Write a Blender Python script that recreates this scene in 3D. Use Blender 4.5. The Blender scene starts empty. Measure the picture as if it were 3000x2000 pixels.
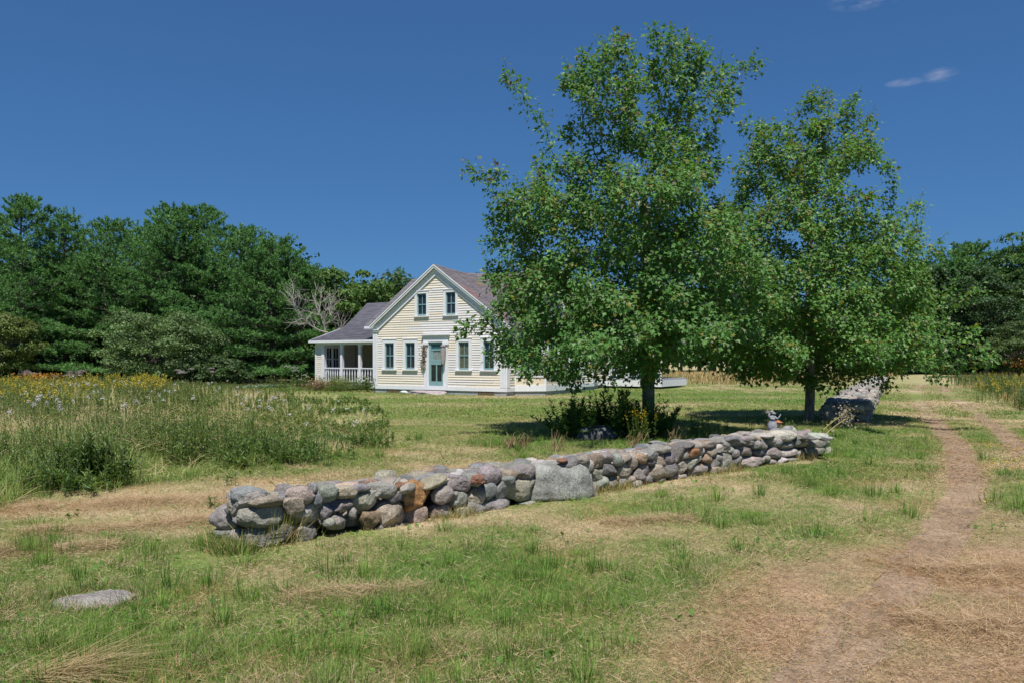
import bpy, bmesh, math, random
import numpy as np
from mathutils import Vector, Matrix

S = bpy.context.scene
COL = S.collection
F = 2333.0            # focal length in photograph pixels (28 mm on a 36 mm frame, 3000 px wide)
HZ = 1050.0           # pixel row of the horizon
EYE = 1.65
def rng_(s): return np.random.default_rng(s)

def at(px, py, z=0.0):
    """ground position (x, y) seen at a photograph pixel, for a surface at height z"""
    Y = (EYE - z) * F / (py - HZ)
    return np.array([(px - 1500.0) / F * Y, Y, z])
def atY(px, py, Y):
    return np.array([(px - 1500.0) / F * Y, Y, EYE + (HZ - py) / F * Y])

# ---------------------------------------------------------------- noise
def _h(*a):
    h = np.zeros(np.shape(a[0]), dtype=np.uint32)
    for i, v in enumerate(a):
        h = (h ^ (np.asarray(v).astype(np.int64) & 0xffffffff).astype(np.uint32)) * np.uint32(2654435761 + 40503 * 2 * i)
        h ^= h >> np.uint32(15)
    h = h * np.uint32(2246822519); h ^= h >> np.uint32(13)
    return h.astype(np.float64) / 4294967295.0
def vn2(x, y, s=0):
    x = np.asarray(x, float); y = np.asarray(y, float)
    ix = np.floor(x); iy = np.floor(y); fx = x - ix; fy = y - iy
    fx = fx * fx * (3 - 2 * fx); fy = fy * fy * (3 - 2 * fy)
    ss = np.full(ix.shape, s)
    a = _h(ix, iy, ss); b = _h(ix + 1, iy, ss); c = _h(ix, iy + 1, ss); d = _h(ix + 1, iy + 1, ss)
    return (a * (1 - fx) + b * fx) * (1 - fy) + (c * (1 - fx) + d * fx) * fy
def fbm2(x, y, s=0, o=4):
    r = 0; a = 0.5; t = 0
    for i in range(o):
        r = r + a * vn2(x * 2 ** i + 17.3 * i, y * 2 ** i - 9.1 * i, s + i); t += a; a *= 0.5
    return r / t
def vn3(P, s=0):
    i = np.floor(P); f = P - i; f = f * f * (3 - 2 * f)
    r = 0
    ss = np.full(len(P), s)
    for dx in (0, 1):
        for dy in (0, 1):
            for dz in (0, 1):
                w = (f[:, 0] if dx else 1 - f[:, 0]) * (f[:, 1] if dy else 1 - f[:, 1]) * (f[:, 2] if dz else 1 - f[:, 2])
                r = r + w * _h(i[:, 0] + dx, i[:, 1] + dy, i[:, 2] + dz, ss)
    return r
def sm(a, b, x):
    t = np.clip((np.asarray(x, float) - a) / (b - a), 0, 1); return t * t * (3 - 2 * t)

# ---------------------------------------------------------------- objects
def tag(o, label=None, cat=None, group=None, kind=None):
    if label: o['label'] = label
    if cat: o['category'] = cat
    if group: o['group'] = group
    if kind: o['kind'] = kind
    return o
def thing(name, loc, label, cat, group=None, rz=0.0):
    o = bpy.data.objects.new(name, None); COL.objects.link(o)
    o.location = loc; o.rotation_euler = (0, 0, rz); o.empty_display_size = 0.2
    return tag(o, label, cat, group)

class MB:
    """collects shapes, then links them as ONE mesh object"""
    def __init__(s): s.V = []; s.Q = []; s.T = []; s.C = []; s.n = 0; s.N = []
    def add(s, V, Q=None, T=None, C=(0.5, 0.5, 0.5)):
        V = np.asarray(V, float).reshape(-1, 3)
        C = np.asarray(C, float)
        if C.ndim == 1: C = np.tile(C, (len(V), 1))
        if Q is not None and len(Q): s.Q.append(np.asarray(Q, np.int64).reshape(-1, 4) + s.n)
        if T is not None and len(T): s.T.append(np.asarray(T, np.int64).reshape(-1, 3) + s.n)
        s.V.append(V); s.C.append(C); s.n += len(V)
    def ngon(s, V, idx, C=(0.5, 0.5, 0.5)):
        b = s.n; s.add(V, C=C); s.N.append(np.asarray(idx) + b)
    def box(s, a, b, C=(0.5, 0.5, 0.5)):
        x0, y0, z0 = a; x1, y1, z1 = b
        V = [(x0, y0, z0), (x1, y0, z0), (x1, y1, z0), (x0, y1, z0), (x0, y0, z1), (x1, y0, z1), (x1, y1, z1), (x0, y1, z1)]
        s.add(V, [(0, 3, 2, 1), (4, 5, 6, 7), (0, 1, 5, 4), (1, 2, 6, 5), (2, 3, 7, 6), (3, 0, 4, 7)], C=C)
    def hexa(s, P, C=(0.5, 0.5, 0.5)):
        s.add(P, [(0, 3, 2, 1), (4, 5, 6, 7), (0, 1, 5, 4), (1, 2, 6, 5), (2, 3, 7, 6), (3, 0, 4, 7)], C=C)
    def lathe(s, c, prof, n=12, C=(0.5, 0.5, 0.5)):
        """prof: list of (r, z)"""
        a = np.arange(n) * 2 * np.pi / n
        V = np.concatenate([np.stack([c[0] + r * np.cos(a), c[1] + r * np.sin(a), np.full(n, c[2] + z)], 1) for r, z in prof])
        Q = [(i * n + j, i * n + (j + 1) % n, (i + 1) * n + (j + 1) % n, (i + 1) * n + j) for i in range(len(prof) - 1) for j in range(n)]
        s.add(V, Q, C=C)
    def tubes(s, A, B, ra, rb, n=5, C=(0.5, 0.5, 0.5)):
        A = np.asarray(A, float).reshape(-1, 3); B = np.asarray(B, float).reshape(-1, 3)
        m = len(A)
        ra = np.broadcast_to(ra, (m,)); rb = np.broadcast_to(rb, (m,))
        d = B - A; L = np.linalg.norm(d, axis=1, keepdims=True); d = d / np.maximum(L, 1e-9)
        ref = np.where(np.abs(d[:, 2:3]) > 0.9, np.array([[1.0, 0, 0]]), np.array([[0, 0, 1.0]]))
        u = np.cross(d, ref); u /= np.linalg.norm(u, axis=1, keepdims=True); v = np.cross(d, u)
        a = np.arange(n) * 2 * np.pi / n
        ring = u[:, None, :] * np.cos(a)[None, :, None] + v[:, None, :] * np.sin(a)[None, :, None]
        V = np.concatenate([A[:, None, :] + ring * ra[:, None, None], B[:, None, :] + ring * rb[:, None, None]], 1).reshape(-1, 3)
        j = np.arange(n); k = (j + 1) % n
        q = np.stack([j, j + n, k + n, k], 1)
        Q = (q[None] + (np.arange(m) * 2 * n)[:, None, None]).reshape(-1, 4)
        C = np.asarray(C, float)
        if C.ndim == 2: C = np.repeat(C, 2 * n, 0)
        s.add(V, Q, C=C)
    def build(s, name, mat, parent=None, smooth=False, loc=None):
        me = bpy.data.meshes.new(name)
        V = np.concatenate(s.V) if s.V else np.zeros((0, 3))
        C = np.concatenate(s.C)
        Q = np.concatenate(s.Q) if s.Q else np.zeros((0, 4), np.int64)
        T = np.concatenate(s.T) if s.T else np.zeros((0, 3), np.int64)
        N = s.N
        loops = np.concatenate([Q.ravel(), T.ravel()] + [np.asarray(n) for n in N]).astype(np.int32)
        sizes = np.concatenate([np.full(len(Q), 4), np.full(len(T), 3), np.array([len(n) for n in N], int)]).astype(np.int32)
        starts = np.concatenate([[0], np.cumsum(sizes)[:-1]]).astype(np.int32)
        me.vertices.add(len(V)); me.vertices.foreach_set('co', V.astype(np.float32).ravel())
        me.loops.add(len(loops)); me.loops.foreach_set('vertex_index', loops)
        me.polygons.add(len(sizes)); me.polygons.foreach_set('loop_start', starts)
        me.polygons.foreach_set('use_smooth', np.full(len(sizes), bool(smooth)))
        ca = me.attributes.new('Col', 'FLOAT_COLOR', 'POINT')
        ca.data.foreach_set('color', np.concatenate([C, np.ones((len(C), 1))], 1).astype(np.float32).ravel())
        me.materials.append(mat)
        me.update(calc_edges=True)
        o = bpy.data.objects.new(name, me); COL.objects.link(o)
        if parent is not None: o.parent = parent
        if loc is not None: o.location = loc
        return o

def unit(v): return v / np.maximum(np.linalg.norm(v, axis=-1, keepdims=True), 1e-9)
def inst(mb, T, Q, Tr, pos, yd, nr, sc, col):
    """many copies of a small template (x across, y along, z normal) inside ONE mesh"""
    n = len(pos)
    if n == 0: return
    T = np.asarray(T, float); k = len(T)
    y = unit(yd); x = unit(np.cross(y, nr)); z = np.cross(x, y)
    sc = np.asarray(sc, float)
    if sc.ndim == 1: sc = np.stack([sc, sc, sc], 1)
    V = pos[:, None, :] + T[None, :, 0:1] * (sc[:, 0:1] * x)[:, None, :] + T[None, :, 1:2] * (sc[:, 1:2] * y)[:, None, :] + T[None, :, 2:3] * (sc[:, 2:3] * z)[:, None, :]
    off = (np.arange(n) * k)[:, None, None]
    q = (np.asarray(Q)[None] + off).reshape(-1, 4) if Q is not None and len(Q) else None
    t = (np.asarray(Tr)[None] + off).reshape(-1, 3) if Tr is not None and len(Tr) else None
    mb.add(V.reshape(-1, 3), q, t, np.repeat(col, k, 0))
def rdir(r, n):
    v = r.normal(size=(n, 3)); return unit(v)

LEAF = [(0, 0, 0), (-.48, .42, .10), (-.20, .56, .03), (0, 1.0, -.10), (.20, .56, .03), (.48, .42, .10)]
LEAF_Q = [(0, 1, 2, 3), (0, 3, 4, 5)]
OVAL = [(0, 0, 0), (-.30, .45, .06), (0, 1.0, -.06), (.30, .45, .06)]
OVAL_Q = [(0, 3, 2, 1)]
BLADE = [(-.5, 0, 0), (.5, 0, 0), (.36, .55, .06), (-.36, .55, .06), (0, 1.0, .30)]
BLADE_Q = [(0, 1, 2, 3)]; BLADE_T = [(3, 2, 4)]
KITE = [(0, 0, 0), (.5, .5, 0), (0, 1, 0), (-.5, .5, 0)]
KITE_Q = [(0, 1, 2, 3)]

# ---------------------------------------------------------------- materials
def mat_new(name):
    m = bpy.data.materials.new(name); m.use_nodes = True
    nt = m.node_tree; nt.nodes.clear()
    out = nt.nodes.new('ShaderNodeOutputMaterial')
    return m, nt, out
def node(nt, t, **kw):
    n = nt.nodes.new(t)
    for k, v in kw.items():
        if k in n.inputs: n.inputs[k].default_value = v
        else: setattr(n, k, v)
    return n
def attr(nt): return node(nt, 'ShaderNodeAttribute', attribute_name='Col')
def noise(nt, scale, detail=4.0, rough=0.55, coord=None, kind='Object'):
    tc = node(nt, 'ShaderNodeTexCoord')
    n = node(nt, 'ShaderNodeTexNoise', Scale=scale, Detail=detail, Roughness=rough)
    nt.links.new(tc.outputs[kind], n.inputs['Vector'])
    return n
def ramp(nt, src, stops):
    r = node(nt, 'ShaderNodeValToRGB')
    e = r.color_ramp.elements
    while len(e) < len(stops): e.new(0.5)
    for i, (p, c) in enumerate(stops):
        e[i].position = p; e[i].color = (c[0], c[1], c[2], 1) if not isinstance(c, float) else (c, c, c, 1)
    nt.links.new(src, r.inputs['Fac']); return r
def mixc(nt, fac, a, b, mode='MIX'):
    m = node(nt, 'ShaderNodeMix', data_type='RGBA', blend_type=mode)
    for s, i in ((fac, 0), (a, 6), (b, 7)):
        if hasattr(s, 'is_output') or hasattr(s, 'links'): nt.links.new(s, m.inputs[i])
        elif isinstance(s, (int, float)): m.inputs[i].default_value = s
        else: m.inputs[i].default_value = (s[0], s[1], s[2], 1)
    return m.outputs[2]
def bump(nt, h, strength=0.3, dist=0.01):
    b = node(nt, 'ShaderNodeBump', Strength=strength, Distance=dist)
    nt.links.new(h, b.inputs['Height']); return b.outputs['Normal']

def mat_leaf(name, rough=0.5, spec=0.35, trans=0.3, tint=(1.25, 1.2, 0.5)):
    m, nt, out = mat_new(name)
    a = attr(nt)
    p = node(nt, 'ShaderNodeBsdfPrincipled', Roughness=rough); p.inputs['Specular IOR Level'].default_value = spec
    nt.links.new(a.outputs['Color'], p.inputs['Base Color'])
    if trans <= 0:
        nt.links.new(p.outputs[0], out.inputs[0]); return m
    t = node(nt, 'ShaderNodeBsdfTranslucent')
    c = mixc(nt, 1.0, a.outputs['Color'], tint, 'MULTIPLY'); nt.links.new(c, t.inputs['Color'])
    mx = node(nt, 'ShaderNodeMixShader', Fac=trans)
    nt.links.new(p.outputs[0], mx.inputs[1]); nt.links.new(t.outputs[0], mx.inputs[2]); nt.links.new(mx.outputs[0], out.inputs[0])
    return m
def mat_col(name, rough=0.7, spec=0.3, ns=0, namt=0.15, bstr=0.0, bscale=30, bdist=0.01):
    """vertex-coloured surface with a little procedural mottling"""
    m, nt, out = mat_new(name)
    a = attr(nt); p = node(nt, 'ShaderNodeBsdfPrincipled', Roughness=rough); p.inputs['Specular IOR Level'].default_value = spec
    c = a.outputs['Color']
    if ns:
        n = noise(nt, ns, 5, 0.65); r = ramp(nt, n.outputs['Fac'], [(0.25, 1 - namt), (0.75, 1 + namt)])
        c = mixc(nt, 1.0, c, r.outputs['Color'], 'MULTIPLY')
    nt.links.new(c, p.inputs['Base Color'])
    if bstr:
        n2 = noise(nt, bscale, 4, 0.6); nt.links.new(bump(nt, n2.outputs['Fac'], bstr, bdist), p.inputs['Normal'])
    nt.links.new(p.outputs[0], out.inputs[0]); return m

def mat_stone():
    m, nt, out = mat_new('field_stone')
    a = attr(nt); p = node(nt, 'ShaderNodeBsdfPrincipled', Roughness=0.85); p.inputs['Specular IOR Level'].default_value = 0.25
    n1 = noise(nt, 5.5, 5, 0.6); n2 = noise(nt, 70, 3, 0.7); n3 = noise(nt, 3.2, 6, 0.7); n4 = noise(nt, 190, 2, 0.7)
    c = mixc(nt, 1.0, a.outputs['Color'], ramp(nt, n1.outputs['Fac'], [(0.28, 0.66), (0.72, 1.32)]).outputs['Color'], 'MULTIPLY')
    c = mixc(nt, 1.0, c, ramp(nt, n2.outputs['Fac'], [(0.3, 0.5), (0.7, 1.5)]).outputs['Color'], 'MULTIPLY')
    c = mixc(nt, 1.0, c, ramp(nt, n4.outputs['Fac'], [(0.3, 0.75), (0.7, 1.25)]).outputs['Color'], 'MULTIPLY')
    lich = ramp(nt, n3.outputs['Fac'], [(0.56, 0.0), (0.66, 0.45)])
    c = mixc(nt, lich.outputs['Color'], c, (0.42, 0.42, 0.36))
    nt.links.new(c, p.inputs['Base Color'])
    nb = noise(nt, 24, 8, 0.72)
    nt.links.new(bump(nt, nb.outputs['Fac'], 0.85, 0.045), p.inputs['Normal'])
    nt.links.new(p.outputs[0], out.inputs[0]); return m

def mat_ground():
    m, nt, out = mat_new('turf_and_thatch')
    a = attr(nt); p = node(nt, 'ShaderNodeBsdfPrincipled', Roughness=0.95); p.inputs['Specular IOR Level'].default_value = 0.1
    n1 = noise(nt, 9, 8, 0.7); n2 = noise(nt, 1.3, 5, 0.6); n3 = noise(nt, 60, 3, 0.7)
    c = mixc(nt, 1.0, a.outputs['Color'], ramp(nt, n1.outputs['Fac'], [(0.3, 0.6), (0.7, 1.4)]).outputs['Color'], 'MULTIPLY')
    c = mixc(nt, 1.0, c, ramp(nt, n2.outputs['Fac'], [(0.3, 0.82), (0.7, 1.18)]).outputs['Color'], 'MULTIPLY')
    c = mixc(nt, 1.0, c, ramp(nt, n3.outputs['Fac'], [(0.3, 0.7), (0.7, 1.3)]).outputs['Color'], 'MULTIPLY')
    nt.links.new(c, p.inputs['Base Color'])
    nt.links.new(bump(nt, n1.outputs['Fac'], 0.6, 0.06), p.inputs['Normal'])
    nt.links.new(p.outputs[0], out.inputs[0]); return m

def mat_plain(name, col, rough=0.6, spec=0.3, metal=0.0, bscale=0, bstr=0.2, var=0.1):
    m, nt, out = mat_new(name)
    p = node(nt, 'ShaderNodeBsdfPrincipled', Roughness=rough, Metallic=metal); p.inputs['Specular IOR Level'].default_value = spec
    n = noise(nt, bscale or 6, 5, 0.6)
    r = ramp(nt, n.outputs['Fac'], [(0.3, tuple(x * (1 - var) for x in col)), (0.7, tuple(min(1, x * (1 + var)) for x in col))])
    nt.links.new(r.outputs['Color'], p.inputs['Base Color'])
    if bscale: nt.links.new(bump(nt, n.outputs['Fac'], bstr, 0.01), p.inputs['Normal'])
    nt.links.new(p.outputs[0], out.inputs[0]); return m

def mat_bark():
    m, nt, out = mat_new('maple_bark')
    a = attr(nt); p = node(nt, 'ShaderNodeBsdfPrincipled', Roughness=0.9)
    tc = node(nt, 'ShaderNodeTexCoord'); mp = node(nt, 'ShaderNodeMapping'); mp.inputs['Scale'].default_value = (1, 1, 0.28)
    nt.links.new(tc.outputs['Object'], mp.inputs['Vector'])
    n = node(nt, 'ShaderNodeTexNoise', Scale=16.0, Detail=6.0, Roughness=0.7); nt.links.new(mp.outputs[0], n.inputs['Vector'])
    c = mixc(nt, 1.0, a.outputs['Color'], ramp(nt, n.outputs['Fac'], [(0.35, 0.35), (0.62, 1.5)]).outputs['Color'], 'MULTIPLY')
    nt.links.new(c, p.inputs['Base Color']); nt.links.new(bump(nt, n.outputs['Fac'], 0.8, 0.03), p.inputs['Normal'])
    nt.links.new(p.outputs[0], out.inputs[0]); return m

M_LEAF = mat_leaf('maple_leaf', 0.45, 0.35, 0.42)
M_NEEDLE = mat_leaf('pine_needle', 0.6, 0.25, 0.22)
M_FOL = mat_leaf('bush_leaf', 0.5, 0.35, 0.35)
M_GRASS = mat_leaf('grass_blade', 0.65, 0.2, 0.34, (1.2, 1.15, 0.7))
M_STONE = mat_stone(); M_GROUND = mat_ground(); M_BARK = mat_bark()
M_TWIG = mat_col('twig', 0.9, 0.15, 20, 0.3)
M_PETAL = mat_leaf('petal', 0.7, 0.1, 0.25, (1, 1, 1))
# ================================================================= ground
LRUT = np.array([(0.55, 2.2), (1.48, 4.05), (2.3, 5.1), (4.08, 7.55), (5.95, 10.4), (7.5, 13.3), (8.8, 15.8), (10.5, 19.6), (13.1, 25.2), (18.0, 35.5), (23.3, 45.8), (28.5, 55.0), (40, 75)])
RRUT = np.array([(2.2, 1.6), (3.0, 3.1), (3.75, 4.2), (5.55, 6.7), (7.35, 9.55), (8.6, 13.0), (9.3, 14.5), (11.7, 19.2), (15.0, 26.0), (21.1, 38.5), (26.0, 48), (30, 54.4), (41.5, 74)])
def dist_poly(x, y, P):
    d = np.full(np.shape(x), 1e9)
    for (ax, ay), (bx, by) in zip(P[:-1], P[1:]):
        vx, vy = bx - ax, by - ay
        t = np.clip(((x - ax) * vx + (y - ay) * vy) / (vx * vx + vy * vy), 0, 1)
        d = np.minimum(d, np.hypot(x - ax - t * vx, y - ay - t * vy))
    return d
W0 = np.array([-2.27, 6.87]); W1 = np.array([5.48, 13.75])       # foot of the near wall's front face
WD = (W1 - W0) / np.linalg.norm(W1 - W0); WN = np.array([WD[1], -WD[0]]); WL = np.linalg.norm(W1 - W0)
Q0 = np.array([9.05, 20.3]); Q1 = np.array([25.9, 55.0])         # right foot of the far wall
QD = (Q1 - Q0) / np.linalg.norm(Q1 - Q0); QN = np.array([QD[1], -QD[0]]); QL = np.linalg.norm(Q1 - Q0)
HO = np.array([-6.84, 39.3]); HX = np.array([0.849, -0.527]); HX = HX / np.linalg.norm(HX); HY = np.array([-HX[1], HX[0]])
MEADOW = np.array([(-5.4, 7.9), (-5.75, 9.7), (-5.0, 9.8), (-4.3, 10.9), (-3.4, 12.6), (-2.75, 14.6), (-2.65, 17.2), (-3.5, 22.3), (-5.2, 29), (-8.4, 37.5), (-12, 42.3), (-16, 45.5), (-24, 50), (-45, 52), (-45, 20), (-20, 8), (-9, 7.2)])
RMEADOW = np.array([(13.0, 18.6), (13.7, 20.3), (15.6, 24.2), (18.1, 29.2), (23.2, 39.7), (28.6, 52), (38, 70), (46, 90), (75, 90), (75, 20), (30, 10), (16, 10)])
BMEADOW = np.array([(11, 52), (16, 49), (22.5, 54), (29, 63), (40, 80), (40, 92), (-2, 92), (4, 60)])
def inside(x, y, P):
    r = np.zeros(np.shape(x), bool); n = len(P)
    for i in range(n):
        ax, ay = P[i]; bx, by = P[(i + 1) % n]
        c = ((ay > y) != (by > y)) & (x < (bx - ax) * (y - ay) / ((by - ay) if by != ay else 1e-9) + ax)
        r ^= c
    return r
def wall_uv(x, y):
    dx = x - W0[0]; dy = y - W0[1]
    return dx * WD[0] + dy * WD[1], dx * WN[0] + dy * WN[1]
def house_xy(x, y):
    dx = x - HO[0]; dy = y - HO[1]
    return dx * HX[0] + dy * HX[1], dx * HY[0] + dy * HY[1]
def H(x, y):
    x = np.asarray(x, float); y = np.asarray(y, float)
    near = 1 - sm(40, 120, np.hypot(x, y))
    h = (0.07 * (fbm2(x / 2.6, y / 2.6, 5, 3) - 0.5) + 0.03 * (fbm2(x / 0.5, y / 0.5, 9, 2) - 0.5)) * near
    h = h - 0.04 * np.exp(-(dist_poly(x, y, LRUT) / 0.35) ** 2) - 0.04 * np.exp(-(dist_poly(x, y, RRUT) / 0.35) ** 2)
    u, v = wall_uv(x, y); w = sm(1.2, 0.1, np.abs(v + 0.35)) * sm(-1, 0, u) * sm(WL + 1, WL, u)
    h = h * (1 - 0.8 * w)
    hx, hy = house_xy(x, y); hw = sm(3, 0.5, np.maximum(np.abs(hx - 2.5) - 9.5, np.abs(hy - 8) - 9))
    return h * (1 - hw)

def dryness(x, y):
    """0 lush green .. 1 straw; and bareness 0..1"""
    x = np.asarray(x, float); y = np.asarray(y, float)
    n = fbm2(x / 1.5, y / 1.5, 21, 4); n2 = fbm2(x / 0.42, y / 0.42, 33, 3); n3 = fbm2(x / 5.5, y / 4.2, 44, 3)
    d = 0.46 + 1.35 * (n - 0.5) + 0.9 * (n2 - 0.5) + 0.8 * (n3 - 0.5)
    dl = dist_poly(x, y, LRUT); dr = dist_poly(x, y, RRUT)
    u, v = wall_uv(x, y)
    inw = sm(-0.6, 0.4, u) * sm(WL + 0.4, WL - 0.4, u)
    d = d + 0.30 * inw * np.exp(-((v - 0.15) / 0.35) ** 2)                       # straw along the wall foot
    lush = sm(3.0, 4.2, x) * sm(7.2, 9, y) * sm(21, 16, y) * sm(0.7, 1.6, dl) * sm(1.0, -0.5, x - np.interp(y, LRUT[:, 1], LRUT[:, 0]) + 1.1)
    d = d - 0.34 * lush
    band = sm(0.5, 1.4, v) * sm(5.4, 3.6, v) * sm(-1, 1, u) * sm(9.5, 7, u)       # greener belt in front of the wall
    d = d - 0.14 * band
    hay = sm(-1.6, -2.6, x) * sm(6.6, 7.4, y) * sm(12, 10, y)                    # hay left of the wall
    d = d + 0.24 * hay
    behind = sm(-0.8, -1.4, v) * sm(-5.5, -3.2, v) * sm(-1.5, 0, u) * sm(8.5, 6, u)
    d = d + 0.10 * behind
    lawn = sm(17, 20, y) * sm(40, 36, y) * sm(-6, -3, x) * sm(9, 8, x - (y - 20) * 0.48)
    d = d * (1 - lawn) + lawn * (0.46 + 1.25 * (fbm2(x / 6.0 + 3, y / 2.4, 71, 4) - 0.5) + 0.5 * (n - 0.5) + 0.12 * np.sin(y * 1.35 - 0.3) - 0.10 * sm(2, 8, x))
    far = sm(40, 60, y); d = d * (1 - far) + far * (0.8 + 0.4 * (n3 - 0.5))
    # bare, trodden straw of the track
    lx = np.interp(y, [2, 4.05, 5.42, 7.0, 8.56, 11, 13, 16], [-0.5, 0.55, 1.15, 2.7, 4.2, 5.7, 7.1, 9.0])
    bare = sm(-0.45, 0.65, x - lx + 0.9 * (n - 0.5)) * sm(9.8, 6.2, y)
    wr = np.where(y < 12, 0.30, 0.27)
    rut = np.maximum(np.exp(-(dl / wr) ** 2), 0.9 * np.exp(-(dr / wr) ** 2)) * (0.65 + 0.35 * sm(26, 12, y))
    near_track = np.exp(-(np.minimum(dl, dr) / 1.6) ** 2) * sm(8, 12, y)
    d = d + 0.10 * near_track
    b = np.clip(np.maximum(bare * (0.8 + 0.5 * (n2 - 0.5)), rut), 0, 1)
    return np.clip(d, 0, 1), b

G_LUSH = np.array([0.072, 0.135, 0.026]); G_MID = np.array([0.135, 0.175, 0.045]); G_STRAW = np.array([0.38, 0.305, 0.195]); G_BARE = np.array([0.285, 0.195, 0.13])
def turf_col(d, b):
    d = d[..., None]; b = b[..., None]
    c = np.where(d < 0.5, G_LUSH + (G_MID - G_LUSH) * d * 2, G_MID + (G_STRAW - G_MID) * (d - 0.5) * 2)
    return c * (1 - b) + G_BARE * b
def grid(xs, ys):
    X, Y = np.meshgrid(xs, ys); nx, ny = len(xs), len(ys)
    i = np.arange(nx - 1)[None] + (np.arange(ny - 1) * nx)[:, None]
    Q = np.stack([i, i + 1, i + nx + 1, i + nx], -1).reshape(-1, 4)
    return X.ravel(), Y.ravel(), Q
gx = np.concatenate([-np.geomspace(700, 9.2, 30), np.arange(-9, 16, 0.14), np.geomspace(16.2, 700, 34)])
gy = np.concatenate([[-60, -25, -10, -4, 0, 2], np.arange(3, 22, 0.13), np.geomspace(22.2, 900, 60)])
X, Y, Qd = grid(gx, gy)
mb = MB()
d_, b_ = dryness(X, Y)
mb.add(np.stack([X, Y, H(X, Y)], 1), Qd, C=turf_col(d_, b_) * 1.12)
tag(mb.build('ground', M_GROUND, smooth=True), 'mown meadow ground mixing green turf and dry straw', 'ground', kind='structure')

# worn wheel tracks of the lane, a thin sheet over the turf with ragged edges
mb = MB()
for P, wd in ((LRUT, 0.27), (RRUT, 0.25)):
    seg = np.linalg.norm(np.diff(P, axis=0), axis=1); cum = np.concatenate([[0], np.cumsum(seg)])
    t = np.concatenate([np.arange(0, 26, 0.16), np.arange(26, cum[-1], 0.7)])
    cx = np.interp(t, cum, P[:, 0]); cy = np.interp(t, cum, P[:, 1])
    tx = np.gradient(cx); ty = np.gradient(cy); l = np.hypot(tx, ty); nx_, ny_ = ty / l, -tx / l
    rows = []
    for k, f in enumerate((-1, -0.5, 0, 0.5, 1)):
        w = wd * f * (0.6 + 0.8 * fbm2(t / 0.5, t * 0 + k * 3.1, 50 + k, 3))
        rows.append(np.stack([cx + nx_ * w, cy + ny_ * w], 1))
    R_ = np.stack(rows, 1); n = len(t)
    xx = R_[..., 0].ravel(); yy = R_[..., 1].ravel()
    zz = H(xx, yy) + np.tile([-0.004, 0.006, 0.009, 0.006, -0.004], n)
    cc = np.tile(np.array([0.275, 0.20, 0.14]), (n * 5, 1)) * (0.8 + 0.4 * fbm2(xx / 0.3, yy / 0.3, 61, 3))[:, None]
    i = (np.arange(4)[None] + (np.arange(n - 1) * 5)[:, None])
    mb.add(np.stack([xx, yy, zz], 1), np.stack([i, i + 5, i + 6, i + 1], -1).reshape(-1, 4), C=cc)
tag(mb.build('track', M_GROUND, smooth=True), 'two worn wheel ruts of a grassy lane', 'track', kind='structure')

# ---------------------------------------------------------------- turf blades
def solid_mask(x, y):
    u, v = wall_uv(x, y)
    k = (u > -0.05) & (u < WL + 0.05) & (v < 0.02) & (v > -0.8)
    dx = x - Q0[0]; dy = y - Q0[1]; a = dx * QD[0] + dy * QD[1]; b = dx * QN[0] + dy * QN[1]
    k |= (a > 0) & (a < QL) & (b < 0.05) & (b > -1.2)
    hx, hy = house_xy(x, y)
    k |= (hx > -5.6) & (hx < 7.8) & (hy > 1.4) & (hy < 17); k |= (hx > -0.1) & (hx < 7.9) & (hy > -0.1) & (hy < 9)
    k |= (hx > 7) & (hx < 11.8) & (hy > 11.2) & (hy < 16)
    return k
def view_pts(r, n, y0, y1, pw, pad=1.2):
    u = r.random(n)
    e = 1 - pw
    y = (y0 ** e + u * (y1 ** e - y0 ** e)) ** (1 / e) if abs(e) > 1e-6 else y0 * (y1 / y0) ** u
    x = (r.random(n) * 2 - 1) * (0.655 * y + pad)
    return x, y
r = rng_(7)
mb = MB()
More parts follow.
